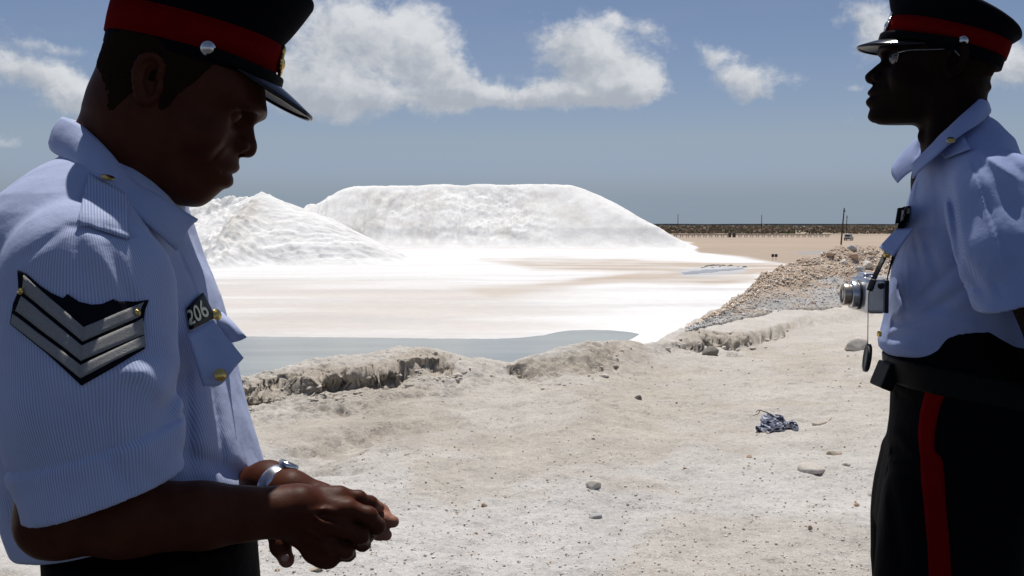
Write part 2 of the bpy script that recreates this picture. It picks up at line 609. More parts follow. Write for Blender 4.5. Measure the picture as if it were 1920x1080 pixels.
def build_bounce_cutter():
    """unseen dark ground under the men and the lens, added to cut bounced light; ragged edge"""
    xs = np.linspace(-40, 40, 240)
    edge = 2.55 + .25 * np.sin(xs * .7) + (fbm(xs * 1.7, xs * 0, octaves=4, seed=61) - .5) * .5
    ys = [-60, -20, -8, -3, 0, 1.2, 2.0]
    v, f = [], []
    for x, e in zip(xs, edge):
        for y in ys + [e - .03, e]:
            v.append((x, y, .045 if y < e else -.10))
    n = len(ys) + 2
    for i in range(len(xs) - 1):
        for j in range(n - 1):
            a = i * n + j
            f.append((a, a + n, a + n + 1, a + 1))
    o = mesh_np('added_dark_ground', v, f, textured('bounce_cutting_dark', (.045, .045, .048), .9, .2, 0, .3, 6, .6, 60, .01), smooth=False)  # out of view, kept dark so little light bounces onto the men
    tag(o, kind='structure')
    return o


build_bounce_cutter()


def build_ridge():
    pxs = np.linspace(1226, 2500, 620)
    ts = np.linspace(-.06, 1.9, 170)
    A, T = np.meshgrid(pxs, ts, indexing='ij')
    yr = np.interp(A, RB_PX, RB_Y)
    y0 = np.interp(A, CR_PX, CR_Y) - .5
    y = y0 + (yr - y0) * T
    y = np.where(T > 1, yr + (T - 1) * 8, y)
    x = (A - 960) / FPX * y
    z, bp, t = ridge_height(x.ravel(), y.ravel())
    xr, yv = x.ravel(), y.ravel()
    n1 = fbm(xr * .8, yv * .8, octaves=5, seed=150)
    n2 = fbm(xr * 5, yv * 5, octaves=3, seed=151)
    py = 420 + FPX * (ZC - z) / yv
    brown, grey, cream = np.array([.54, .42, .32]), np.array([.50, .49, .48]), np.array([.70, .64, .57])
    gm = smoothstep(n1 - (t - .35) * .55, .42, .60)
    c = brown * (1 - gm[:, None]) + grey * gm[:, None]
    cm = smoothstep(n2, .52, .75) * .55
    c = c * (1 - cm[:, None]) + cream * cm[:, None]
    # blown salt lies on the edge towards the flat
    e = np.interp(bp, [1225, 1300, 1390, 1440], [1.0, .75, .35, 0]) * smoothstep(fbm(xr * 1.1, yv * 3.5, octaves=4, seed=160) + t * .35, .52, .74)
    c = c * (1 - e[:, None]) + np.array([.8, .79, .77]) * e[:, None]
    ftm = smoothstep(t, .12, .0) * .8
    c = c * (1 - ftm[:, None]) + np.array([.50, .455, .405]) * ftm[:, None]
    na, nr = A.shape
    idx = np.arange(na * nr).reshape(na, nr)
    q = np.stack([idx[:-1, :-1], idx[1:, :-1], idx[1:, 1:], idx[:-1, 1:]], -1).reshape(-1, 4)
    o = mesh_np('rubble_ridge_terrain', np.stack([xr, yv, z], 1), q, MG)
    set_color_attr(o.data, 'tone', c)
    tag(o, kind='structure')
    return o


RIDGE = build_ridge()
ZF = -3.0          # level of the salt flat


def flat_pxpy(x, y):
    return 960 + FPX * x / y, 420 + FPX * (ZC - ZF) / y


def poly_mask(px, py, poly, soft):
    """soft inside-mask of a polygon, soft in pixels"""
    poly = np.array(poly, float)
    inside = np.zeros(px.shape, bool)
    dmin = np.full(px.shape, 1e9)
    n = len(poly)
    for i in range(n):
        a, b = poly[i], poly[(i + 1) % n]
        cond = (a[1] > py) != (b[1] > py)
        with np.errstate(divide='ignore', invalid='ignore'):
            xi = (b[0] - a[0]) * (py - a[1]) / (b[1] - a[1] + 1e-12) + a[0]
        inside ^= cond & (px < xi)
        ab = b - a
        t = np.clip(((px - a[0]) * ab[0] + (py - a[1]) * ab[1]) / (ab @ ab + 1e-9), 0, 1)
        d = np.hypot((px - a[0] - t * ab[0]) * .25, py - a[1] - t * ab[1])
        dmin = np.minimum(dmin, d)
    s = np.where(inside, dmin, -dmin)
    return smoothstep(s, -soft, soft)


def build_flat():
    ang = np.concatenate([np.linspace(-178, -30, 40), np.linspace(-29.5, 30, 620), np.linspace(31, 180, 40)])
    rad = np.concatenate([np.linspace(5, 20, 6), 22 * np.exp(np.arange(0, np.log(500 / 22), .008)), np.geomspace(510, 14000, 60)])
    A, RR = np.meshgrid(np.radians(ang), rad, indexing='ij')
    x, y = (RR * np.sin(A)).ravel(), (RR * np.cos(A)).ravel()
    z = np.full(x.shape, ZF)
    z = z + (fbm(x * .05, y * .05, octaves=4, seed=201) - .5) * .30 * smoothstep(RR.ravel(), 45, 80) * (1 - np.exp(-((x - 19) / 10) ** 4 - ((y - 100) / 11) ** 4))
    ys = np.where(y > 4, y, 4)
    px, py = flat_pxpy(x, ys)
    w1 = fbm(x * .035, y * .018, octaves=5, seed=205) - .5
    w2 = fbm(x * .12, y * .04, octaves=4, seed=207) - .5
    pw, qw = px + w1 * 160, py + w1 * 22 + w2 * 9
    white = np.array([.80, .795, .785])
    c = np.tile(white, (len(x), 1))
    tan = np.array([.42, .335, .255])
    pink = np.array([.62, .575, .53])
    grey = np.array([.60, .585, .565])

    def lay(mask, col, k=1.0):
        nonlocal c
        mk = (mask * k)[:, None]
        c = c * (1 - mk) + np.array(col) * mk
    # faint pink streaks on the near flat
    st = smoothstep(fbm(x * .05, y * .22, octaves=5, seed=210), .46, .62)
    lay(smoothstep(py, 505, 545) * smoothstep(px, 1200, 760), (.66, .63, .60), .75)
    lay(st * smoothstep(py, 505, 540) * smoothstep(px, 1250, 850), pink, .8)
    st2 = smoothstep(fbm(x * .09 + 5, y * .35, octaves=5, seed=213), .50, .68)
    lay(st2 * smoothstep(py, 500, 530), grey, .5)
    lay(smoothstep(py, 618, 630) * smoothstep(py, 640, 632) * 0, grey, .5)
    lay(poly_mask(pw, qw, [(500, 600), (780, 560), (1000, 555), (1000, 575), (760, 600), (480, 628)], 12), pink, .55)
    # tan pan behind the pool of brine
    lay(poly_mask(pw, qw, [(905, 487), (1010, 484), (1250, 486), (1440, 492), (1500, 500), (1400, 520), (1330, 530), (1180, 534), (1050, 537),
                           (1190, 512), (1010, 503)], 5.5) * (.55 + .45 * smoothstep(fbm(x * .10, y * .30, octaves=4, seed=231), .36, .56)), tan * 1.12, .85)
    lay(poly_mask(pw, qw, [(900, 548), (1060, 530), (1230, 524), (1090, 545), (960, 562)], 7), tan * 1.15, .45)
    lay(poly_mask(px + w1 * 60, py + w2 * 5, [(1270, 508), (1330, 499), (1400, 500), (1395, 512), (1330, 518), (1285, 517)], 3), (.50, .52, .55), .8)
    # tan plain to the horizon on the right of the great heap
    lay(poly_mask(pw * .3 + px * .7, py + w2 * 3, [(1180, 424), (3200, 424), (3200, 520), (1600, 520), (1475, 494), (1395, 483), (1315, 474), (1290, 455), (1240, 440)], 3.0), tan, 1.0)
    lay(smoothstep(y, 205, 300) * smoothstep(px, 1240, 1200), tan, .7)
    band = smoothstep(fbm(x * .02, y * .05, octaves=4, seed=220), .45, .65) * smoothstep(y, 150, 210)
    lay(band, (.48, .36, .27), .45)
    lay(smoothstep(y, 330, 420), (.34, .27, .20), .75)
    lay(smoothstep(fbm(x * .004, y * .012, octaves=4, seed=222), .5, .62) * smoothstep(y, 430, 480), (.17, .135, .10), .7)
    lay(smoothstep(y, 1150, 1300) * smoothstep(y, 2300, 1900), (.55, .56, .57), .8)
    lay(smoothstep(y, 2200, 2500), (.10, .11, .11), .9)
    # grey runnel
    lay(poly_mask(px, py + w2 * 2, [(1490, 474), (1570, 470), (1580, 476), (1500, 478)], 2), (.33, .33, .34), .8)
    na, nr = A.shape
    idx = np.arange(na * nr).reshape(na, nr)
    q = np.stack([idx[:-1, :-1], idx[:-1, 1:], idx[1:, 1:], idx[1:, :-1]], -1).reshape(-1, 4)
    o = mesh_np('salt_flat_ground', np.stack([x, y, z], 1), q[:, ::-1], MF)
    set_color_attr(o.data, 'tone', c)
    tag(o, kind='structure')
    return o


FLAT = build_flat()


# ------------------------------------------------------------------ pond
def water_material(name, col, rough):
    m = principled(name, col, rough, 0, .5)
    N = NT(m.node_tree)
    b = m.node_tree.nodes['Principled BSDF']
    tc = N.n('ShaderNodeTexCoord')
    o = tc.outputs['Object']
    st = N.vm('MULTIPLY', o, (.25, 1.0, 1.0))
    n = N.noise(st, .35, 4.0, .55)
    g = N.mix(N.ramp01(n, .3, .7), tuple(c * .86 for c in col) + (1,), tuple(c * 1.12 for c in col) + (1,))
    N.link(g, b.inputs['Base Color'])
    N.link(N.bump(N.noise(st, 9.0, 3.0, .5), .10, .01), b.inputs['Normal'])
    return m


def sheet_from_pixels(name, pts, z, mat):
    v = []
    for i, (px, py) in enumerate(pts):
        Y = FPX * (ZC - z) / (py - 420)
        v.append(((px - 960) / FPX * Y, Y, z))
    me = bpy.data.meshes.new(name)
    bm = bmesh.new()
    vs = [bm.verts.new(p) for p in v]
    bm.faces.new(vs)
    bmesh.ops.triangulate(bm, faces=bm.faces[:])
    bmesh.ops.recalc_face_normals(bm, faces=bm.faces[:])
    for f in bm.faces:
        if f.normal.z < 0:
            f.normal_flip()
    bm.to_mesh(me)
    bm.free()
    o = link_mesh(name, me, mat, smooth=False)
    tag(o, kind='structure')
    return o


def dense(poly, step=6.0, jit=.5):
    out = []
    n = len(poly)
    for i in range(n):
        a, b = poly[i], poly[(i + 1) % n]
        k = max(1, int(math.hypot(b[0] - a[0], b[1] - a[1]) / step))
        for j in range(k):
            t = j / k
            out.append((a[0] + (b[0] - a[0]) * t, a[1] + (b[1] - a[1]) * t + random.uniform(-jit, jit)))
    return out


WATER = water_material('pond_brine', (.365, .375, .335), .14)
pond = dense([(-500, 640), (-200, 632), (100, 630), (350, 631), (520, 632), (700, 634), (830, 635.5), (930, 636), (985, 633), (1020, 629), (1045, 623), (1075, 619.5), (1110, 618.5),
              (1150, 620), (1185, 624), (1200, 627), (1188, 634), (1170, 642), (1190, 655), (1230, 690), (1000, 760), (400, 820), (-500, 820)], 9, .35)
sheet_from_pixels('pond_water', pond, ZF + .012, WATER)
pud = dense([(1278, 511.5), (1296, 508), (1312, 507.5), (1326, 505), (1350, 504.5), (1372, 503), (1396, 502.5), (1392, 504.5), (1368, 507), (1352, 507.5), (1336, 510.5), (1318, 511), (1302, 513.5), (1284, 514)], 4, .45)
sheet_from_pixels('puddle_water', pud, ZF + .015, water_material('puddle_brine', (.36, .365, .375), .35))


# ------------------------------------------------------------------ salt heaps
def heap(name, label, hfun, x0, x1, y0, y1, nx, ny, tone=(.88, .875, .86), group=None):
    xs, ys = np.linspace(x0, x1, nx), np.linspace(y0, y1, ny)
    X, Y = np.meshgrid(xs, ys, indexing='ij')
    h, dirt = hfun(X.ravel(), Y.ravel())
    z = ZF + h
    idx = np.arange(nx * ny).reshape(nx, ny)
    q = np.stack([idx[:-1, :-1], idx[1:, :-1], idx[1:, 1:], idx[:-1, 1:]], -1).reshape(-1, 4)
    q = q[h[q].max(1) > -.55]
    used = np.unique(q)
    rm = np.full(nx * ny, -1)
    rm[used] = np.arange(len(used))
    o = mesh_np(name, np.stack([X.ravel(), Y.ravel(), z], 1)[used], rm[q], MP)
    c = np.tile(np.array(tone), (len(used), 1))
    d = dirt[used][:, None]
    c = c * (1 - d) + np.array([.50, .45, .38]) * d
    set_color_attr(o.data, 'tone', c)
    tag(o, label, 'salt pile', group)
    return o


def rounded_min(a, b, k):
    hh = np.clip(.5 + .5 * (b - a) / k, 0, 1)
    return b * (1 - hh) + a * hh - k * hh * (1 - hh)


def big_heap(x, y):
    wob = (fbm(x * .06, y * .06, octaves=4, seed=301) - .5)
    xx = x + wob * 5
    front = (y - 186 + wob * 4) * .66
    back = (275 - y) * .7
    right = (36.5 - xx) * .52
    left = (xx + 54.5) * .58
    topz = np.interp(x, [-49, -38, -32, -10, 10, 16, 24], [9.4, 11.2, 12.2, 12.7, 12.8, 12.3, 11.5])
    topz = topz + (fbm(x * .3, y * .15, octaves=4, seed=303) - .5) * .7
    s = rounded_min(rounded_min(front, right, 2.0), rounded_min(left, back, 1.5), 2.0)
    # concave toe
    s2 = np.where(s < 4, s * (.42 + .58 * np.clip(s / 4, 0, 1)), s)
    h = rounded_min(s2, topz, .8)
    slope = smoothstep(h, .6, 3) * smoothstep(topz - h, .0, 2.0)
    rill = fbm(x * .55, y * .09, octaves=5, seed=305, gain=.6) - .5
    lump = fbm(x * .35, h * .55, octaves=5, seed=309, gain=.62) - .5
    mid = smoothstep(fbm(x * .06, h * .12, octaves=3, seed=311), .40, .62)
    rightm = smoothstep(x, 12, 0)
    gully = np.abs(fbm(x * .30, y * .04, octaves=3, seed=306) - .5) * 2
    h = h + slope * (rill * (.35 + 1.3 * rightm) + (gully - .25) * 1.1 * rightm * smoothstep(topz - h, .5, 3) + lump * 1.15 * (.08 + mid * rightm))
    dirt = slope * smoothstep(fbm(x * .18, h * .4, octaves=4, seed=312), .50, .78) * .30
    h = h - .3
    return h, dirt


def cone_heap(x, y):
    # arete-shaped heap: main peak with a spur running towards the lens on its left side
    wob = (fbm(x * .09, y * .09, octaves=4, seed=331) - .5)
    px0, py0 = -28.6, 116.0
    dx, dy = x - px0, y - py0
    H = 8.3
    spur_dir = np.array([-.06, -.998])
    t = np.clip(dx * spur_dir[0] + dy * spur_dir[1], 0, 30)
    ddx, ddy = dx - t * spur_dir[0], dy - t * spur_dir[1]
    d_main = np.sqrt((dx * np.where(dx > 0, .70, .86)) ** 2 + (dy * 1.05) ** 2) + wob * 2
    d_spur = np.hypot(ddx, ddy) + wob * 1.5
    h1 = H - d_main * .62
    h2 = (H - .1 - t * .40) - d_spur * .64
    rt = np.clip(-dx, 0, 26)
    h3 = (H - .3 - rt * .10) - np.hypot(dx + rt, dy - 4) * .68 + wob * 1.6
    h = np.maximum(np.maximum(h1, h2), h3)
    h = np.where(h < 2.0, h * (.5 + .25 * np.clip(h, -1, 2)), h)
    n = fbm(x * .5, y * .5, octaves=5, seed=335, gain=.6) - .5
    lum = fbm(x * 1.3, y * .8, octaves=4, seed=337, gain=.6) - .5
    spot = smoothstep(fbm(x * .11, y * .13, octaves=3, seed=339), .38, .60)
    on = smoothstep(h, .2, 1.2)
    sheer = fbm((x + y * .3) * .25, (y - x * .5) * 1.1, octaves=4, seed=341, gain=.6) - .5
    h = h + on * (n * .35 + lum * 1.1 * spot * (.35 + .9 * smoothstep(x, -24, -31)) + sheer * .5 * smoothstep(x, -30, -24))
    dirt = on * (np.exp(-(d_spur / 1.2) ** 2) * .45 * smoothstep(t, .5, 3) * smoothstep(t, 16, 8) + smoothstep(lum, .12, .3) * .35 * spot)
    return h - .25, np.clip(dirt, 0, .6)


def ridge_heap(x, y):
    wob = (fbm(x * .1, y * .1, octaves=4, seed=351) - .5)
    cx = np.clip(x, -110, -44)
    H = np.interp(cx, [-110, -95, -80, -66, -60, -52, -44], [8.2, 8.6, 7.0, 7.6, 8.2, 7.8, 6.2])
    d = np.hypot(x - cx, y - 143) + wob * 3
    h = H - d * .62
    h = np.where(h < 2.0, h * (.5 + .25 * np.clip(h, -1, 2)), h)
    n = fbm(x * .4, y * .4, octaves=5, seed=355, gain=.62) - .5
    on = smoothstep(h, .2, 1.2)
    st = fbm((x - y) * .12, (x + y) * .5, octaves=5, seed=357, gain=.6) - .5
    h = h + on * (n * .9 + st * 1.8)
    dirt = on * smoothstep(n, .08, .25) * .45
    return h - .25, dirt


heap('salt_pile', 'huge flat-topped white salt pile filling the middle distance', big_heap, -62, 46, 180, 280, 620, 380)
heap('salt_pile', 'pointed white salt pile with brown spur in front of the flat-topped one', cone_heap, -62, -4, 92, 136, 420, 320)
heap('salt_pile', 'long low salt ridge behind the near officer and the pointed pile', ridge_heap, -130, -30, 124, 162, 420, 200)


# ------------------------------------------------------------------ implicit surfaces -> meshes (bodies, cloth)
import openvdb


def iso_mesh(fn, lo, hi, h, safety=1.6):
    """mesh of fn(P)<0 inside the box; evaluated only near the surface"""
    lo, hi = np.array(lo, float), np.array(hi, float)
    B = 8
    nb = np.ceil((hi - lo) / (h * B)).astype(int)
    n = nb * B
    gx = [lo[i] + (np.arange(nb[i]) + .5) * B * h for i in range(3)]
    C = np.stack(np.meshgrid(*gx, indexing='ij'), -1).reshape(-1, 3)
    dc = fn(C)
    arr = np.repeat(np.repeat(np.repeat(np.sign(dc).reshape(nb), B, 0), B, 1), B, 2).astype(np.float32) * (4 * h)
    near = np.abs(dc) < safety * h * B * .87 + 2 * h
    ids = np.argwhere(near.reshape(nb))
    off = np.stack(np.meshgrid(*[np.arange(B)] * 3, indexing='ij'), -1).reshape(-1, 3)
    CH = 1500
    for s in range(0, len(ids), CH):
        sub = ids[s:s + CH]
        I = (sub[:, None, :] * B + off[None]).reshape(-1, 3)
        d = fn(lo + I * h)
        arr[I[:, 0], I[:, 1], I[:, 2]] = np.clip(d, -4 * h, 4 * h)
    g = openvdb.FloatGrid(4 * h)
    g.copyFromArray(arr)
    pts, quads = g.convertToQuads(0.0)
    return np.asarray(pts, dtype=np.float64) * h + lo, np.asarray(quads, dtype=np.int64)[:, ::-1]


def smin(a, b, k):
    hh = np.clip(.5 + .5 * (b - a) / k, 0, 1)
    return b * (1 - hh) + a * hh - k * hh * (1 - hh)


def smax(a, b, k):
    return -smin(-a, -b, k)


def cone(p, a, b, ra, rb):
    """capsule whose radius runs from ra to rb"""
    a, b = np.asarray(a, float), np.asarray(b, float)
    ab = b - a
    t = np.clip(((p - a) @ ab) / (ab @ ab + 1e-12), 0, 1)
    q = p - a - t[:, None] * ab
    return np.sqrt((q * q).sum(1)) - (ra + (rb - ra) * t)


def ell(p, c, r, rot=None):
    q = p - np.asarray(c, float)
    if rot is not None:
        q = q @ rot
    r = np.asarray(r, float)
    k0 = np.sqrt(((q / r) ** 2).sum(1))
    k1 = np.sqrt(((q / (r * r)) ** 2).sum(1)) + 1e-9
    return k0 * (k0 - 1) / k1


def chain(p, pts, rads, k=.004):
    d = None
    for i in range(len(pts) - 1):
        c = cone(p, pts[i], pts[i + 1], rads[i], rads[i + 1])
        d = c if d is None else smin(d, c, k)
    return d


def crease(P3, A, B, width, depth):
    """signed push along a segment: positive depth digs a groove"""
    A, B = np.asarray(A, float), np.asarray(B, float)
    ab = B - A
    t = ((P3 - A) @ ab) / (ab @ ab)
    tc = np.clip(t, 0, 1)
    q = P3 - A - tc[:, None] * ab
    return depth * np.exp(-(q * q).sum(1) / (width * width)) * np.sin(np.pi * np.clip(tc * .86 + .07, 0, 1)) ** .5


def rib_mesh(paths, mat, name, parent, closed=False):
    """quad sheet through a list of equal-length 3D polylines"""
    paths = np.array(paths, float)
    nu, nv = paths.shape[:2]
    idx = np.arange(nu * nv).reshape(nu, nv)
    q = np.stack([idx[:-1, :-1], idx[1:, :-1], idx[1:, 1:], idx[:-1, 1:]], -1).reshape(-1, 4)
    return mesh_np(name, paths.reshape(-1, 3), q, mat, parent)


def spline(pts, n):
    """Catmull-Rom through points (any dimension), n samples"""
    pts = np.array(pts, float)
    m = len(pts)
    ext = np.vstack([2 * pts[0] - pts[1], pts, 2 * pts[-1] - pts[-2]])
    t = np.linspace(0, m - 1, n)
    i = np.minimum(t.astype(int), m - 2)
    f = (t - i)[:, None]
    p0, p1, p2, p3 = ext[i], ext[i + 1], ext[i + 2], ext[i + 3]
    return .5 * ((2 * p1) + (-p0 + p2) * f + (2 * p0 - 5 * p1 + 4 * p2 - p3) * f ** 2 + (-p0 + 3 * p1 - 3 * p2 + p3) * f ** 3)


def solid(o, t, offset=-1.0):
    """give a sheet its real thickness, in the mesh itself"""
    bm = bmesh.new()
    bm.from_mesh(o.data)
    bm.normal_update()
    n = len(bm.verts)
    geom = bmesh.ops.solidify(bm, geom=bm.faces[:], thickness=t)
    bm.to_mesh(o.data)
    bm.free()
    o.data.shade_smooth()
    return o


def tube(pts, rad, mat, name, parent, n=64, sides=10, flat=None):
    """a swept rod (flat=(a,b) makes a strap with half width a, half thickness b)"""
    c = spline(pts, n)
    t = np.gradient(c, axis=0)
    t /= np.linalg.norm(t, axis=1)[:, None] + 1e-12
    ref = np.array([0, 1.0, 0]) if flat is None else np.asarray(flat[2], float)
    s = np.cross(t, ref)
    s /= np.linalg.norm(s, axis=1)[:, None] + 1e-9
    u = np.cross(s, t)
    ring = []
    rads = np.broadcast_to(rad, (n,)) if np.ndim(rad) == 0 else np.interp(np.linspace(0, 1, n), np.linspace(0, 1, len(rad)), rad)
    for k in range(sides + 1):
        a = 2 * math.pi * k / sides
        if flat is None:
            ring.append(c + (s * math.cos(a) + u * math.sin(a)) * rads[:, None])
        else:
            ca, sa = math.cos(a), math.sin(a)
            e = .35
            ring.append(c + s * flat[0] * np.sign(ca) * abs(ca) ** e + u * flat[1] * np.sign(sa) * abs(sa) ** e)
    ring = np.array(ring[:-1])               # sides, n, 3
    idx = np.arange(sides * n).reshape(sides, n)
    nxt = np.roll(idx, -1, 0)
    f = np.stack([idx[:, :-1], nxt[:, :-1], nxt[:, 1:], idx[:, 1:]], -1).reshape(-1, 4)
    faces = [tuple(q) for q in f] + [tuple(idx[::-1, 0]), tuple(idx[:, -1])]
    return mesh_np(name, ring.reshape(-1, 3), faces, mat, parent)


def lathe(prof, mat, name, parent, M=None, seg=32, smooth=True):
    """profile of (radius, height) pairs turned about local Z, placed by matrix M"""
    v, f = [], []
    n = len(prof)
    for k in range(seg):
        a = 2 * math.pi * k / seg
        for r, z in prof:
            v.append((r * math.cos(a), r * math.sin(a), z))
    for k in range(seg):
        for j in range(n - 1):
            a, b = k * n + j, ((k + 1) % seg) * n + j
            f.append((a, b, b + 1, a + 1))
    v = np.array(v)
    if M is not None:
        v = v @ np.array(M.to_3x3()).T + np.array(M.translation)
    f.append(tuple(k * n for k in range(seg))[::-1])
    f.append(tuple(k * n + n - 1 for k in range(seg)))
    return mesh_np(name, v, f, mat, parent, smooth)


def frame_from(zaxis, origin, up=(0, 0, 1)):
    z = Vector(zaxis).normalized()
    x = Vector(up).cross(z)
    if x.length < 1e-4:
        x = Vector((1, 0, 0))
    x.normalize()
    y = z.cross(x)
    m = Matrix((x, y, z)).transposed().to_4x4()
    m.translation = Vector(origin)
    return m


def bvh_of(o):
    bpy.context.view_layer.update()
    me = o.data
    return BVHTree.FromPolygons([o.matrix_world @ v.co for v in me.vertices], [tuple(p.vertices) for p in me.polygons])


def drop(bvh, px, py, off=.002):
    """the spot of a surface seen at a pixel, lifted off by off along its normal"""
    o = Vector((0, 0, ZC))
    d = Vector(P(px, py, 1.0)) - o
    d.normalize()
    h = bvh.ray_cast(o, d)
    if h[0] is None:
        return None, None
    n = h[1]
    if n.dot(d) > 0:
        n = -n
    return np.array(h[0] + n * off), np.array(n)


def patch(bvh, name, quad, mat, parent, nu=16, nv=6, off=.002, thick=.0015, depth_fallback=None):
    """a piece of cloth or braid lying on a surface: a bilinear patch of four corners, dropped on the surface"""
    q = np.array(quad, float)
    pts, last = [], None
    for i in range(nu + 1):
        row = []
        for j in range(nv + 1):
            u, v = i / nu, j / nv
            p = (q[0] * (1 - u) + q[1] * u) * (1 - v) + (q[3] * (1 - u) + q[2] * u) * v
            w, n = drop(bvh, p[0], p[1], off)
            if w is None:
                w = P(p[0], p[1], last[1] if last is not None else (depth_fallback or 1.2))
            last = w
            row.append(w)
        pts.append(row)
    o = rib_mesh(pts, mat, name, parent)
    orient_out(o)
    return solid(o, thick)


def orient_out(o):
    """turn a sheet's faces towards the lens side"""
    me = o.data
    n = Vector((0, 0, 0))
    c = Vector((0, 0, 0))
    for p in me.polygons:
        n += p.normal * p.area
        c += p.center
    c /= max(1, len(me.polygons))
    if n.dot(Vector((0, 0, ZC)) - c) < 0:
        me.flip_normals()


def poly_patch(bvh, name, poly, mat, parent, off=.001, thick=.002, cell=7.0):
    """like patch, for any outline (pixel polygon); triangulated finely and dropped on the surface"""
    bm = bmesh.new()
    vs = [bm.verts.new((x, y, 0)) for x, y in poly]
    bm.faces.new(vs)
    bmesh.ops.triangulate(bm, faces=bm.faces[:])
    for _ in range(6):
        long = [e for e in bm.edges if e.calc_length() > cell]
        if not long:
            break
        bmesh.ops.subdivide_edges(bm, edges=long, cuts=1)
        bmesh.ops.triangulate(bm, faces=bm.faces[:])
    last = None
    pend = []
    for v in bm.verts:
        w, n = drop(bvh, v.co.x, v.co.y, off)
        if w is None:
            pend.append(v)
        else:
            v.co = w
            last = w
    good = [v for v in bm.verts if v not in set(pend)]
    for v in pend:
        v.co = Vector(P(v.co.x, v.co.y, last[1] if last is not None else 1.2))
    me = bpy.data.meshes.new(name)
    bm.to_mesh(me)
    bm.free()
    o = link_mesh(name, me, mat, parent)
    orient_out(o)
    return solid(o, thick)


def slices(p, zs, front, back, cy, hw, pw=2.25, kf=None):
    """stacked superellipse slices along z: front x, back x, centre y, half width y"""
    z = p[:, 2]
    f, b = np.interp(z, zs, front), np.interp(z, zs, back)
    w = np.interp(z, zs, hw)
    ym = np.interp(z, zs, cy) if np.ndim(cy) else cy
    c, L = (f + b) / 2, np.maximum((f - b) / 2, 1e-3)
    dx, dy = np.abs(p[:, 0] - c) / L, np.abs(p[:, 1] - ym) / w
    r = (dx ** pw + dy ** pw) ** (1 / pw)
    # distance estimate along the ray from the axis
    rad = np.sqrt((p[:, 0] - c) ** 2 + (p[:, 1] - ym) ** 2)
    d = np.where(r > 1e-3, rad * (1 - 1 / np.maximum(r, 1e-3)), -np.minimum(L, w))
    return d, np.arctan2((p[:, 1] - ym) / w, (p[:, 0] - c) / L)


# ------------------------------------------------------------------ cloth, skin and metal
def skin_material(name, color, deep, rough=.5, spec=.12):
    m = principled(name, color, rough, 0, spec)
    N = NT(m.node_tree)
    b = m.node_tree.nodes['Principled BSDF']
    tc = N.n('ShaderNodeTexCoord')
    o = tc.outputs['Object']
    n = N.noise(o, 22.0, 6.0, .6)
    at = N.n('ShaderNodeAttribute', attribute_name='palm')
    cc = N.mix(N.ramp01(n, .3, .7), (*deep, 1), (*color, 1))
    N.link(N.mix(at.outputs['Fac'], cc, (.30, .135, .085, 1)), b.inputs['Base Color'])
    h = N.m('ADD', N.m('MULTIPLY', N.noise(o, 260.0, 3.0, .6), .5), N.m('MULTIPLY', N.noise(o, 70.0, 3.0, .6), .5))
    N.link(N.bump(h, .22, .002), b.inputs['Normal'])
    return m


def shirt_material(name, freq, base=(.33, .39, .60), pale=(.54, .59, .75), stripe=1.0):
    """fine woven stripe that runs with the cloth (attribute 'weave' = arc length round the cloth in metres)"""
    m = principled(name, base, .82, 0, .15)
    N = NT(m.node_tree)
    b = m.node_tree.nodes['Principled BSDF']
    at = N.n('ShaderNodeAttribute', attribute_name='weave')
    tc = N.n('ShaderNodeTexCoord')
    o = tc.outputs['Object']
    s = N.m('SINE', N.m('MULTIPLY', at.outputs['Fac'], 2 * math.pi * freq))
    s = N.ramp01(s, -.55, .55)
    fade = N.m('MULTIPLY', N.m('MULTIPLY_ADD', N.ramp01(N.noise(o, 14.0, 4.0, .6), .25, .65), .55, .5), stripe)
    f = N.m('MULTIPLY_ADD', N.m('SUBTRACT', s, .5), fade, .5)
    n = N.noise(o, 9.0, 5.0, .6)
    c = N.mix(f, (*base, 1), (*pale, 1))
    c = N.mix(1.0, c, N.mix(N.ramp01(n, .3, .7), (.93, .93, .94, 1), (1.04, 1.04, 1.04, 1)), 'MULTIPLY')
    N.link(c, b.inputs['Base Color'])
    h = N.m('ADD', N.m('MULTIPLY', N.noise(o, 38.0, 4.0, .55), 1.0), N.m('MULTIPLY', N.noise(o, 900.0, 2.0, .5), .08))
    N.link(N.bump(h, .30, .006), b.inputs['Normal'])
    return m


M_SKIN_A = skin_material('brown_skin', (.082, .025, .0108), (.056, .0142, .006), .5, .10)
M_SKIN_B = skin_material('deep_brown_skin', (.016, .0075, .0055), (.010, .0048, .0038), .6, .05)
M_SHIRT_A = shirt_material('striped_blue_cotton', 285.0)
M_SHIRT_B = shirt_material('plain_blue_cotton', 480.0, (.29, .36, .60), (.38, .45, .68), .6)
M_PLAIN_A = shirt_material('blue_cotton_facing', 285.0, (.37, .43, .63), (.45, .51, .69), .35)
M_NAVY = textured('dark_navy_serge', (.0035, .004, .007), .9, .06, 0, .3, 40, .3, 500, .001)
M_RED = textured('scarlet_felt', (.16, .002, .003), .9, .03, 0, .15, 60, .25, 700, .001)
M_TROUSER = textured('black_serge', (.0035, .0035, .0045), .9, .05, 0, .3, 20, .35, 60, .006)
M_PATENT = textured('black_patent_leather', (.004, .004, .006), .2, .4, 0, .1, 30)
M_STRAPL = textured('black_strap_leather', (.0035, .0035, .004), .6, .05, 0, .2, 60)
M_BRASS = textured('brass', (.70, .50, .16), .28, .5, 1.0, .15, 90)
M_SILVER = textured('silvered_metal', (.74, .72, .68), .28, .5, 1.0, .12, 120)
M_STEEL = textured('steel_band', (.75, .75, .76), .22, .5, 1.0, .1, 120)
M_BADGE = textured('black_enamel', (.006, .006, .007), .5, .15, 0, .1, 50)
M_BRAID = textured('silver_braid', (.30, .29, .275), .65, .3, 0, .35, 420, .8, 700, .0015)
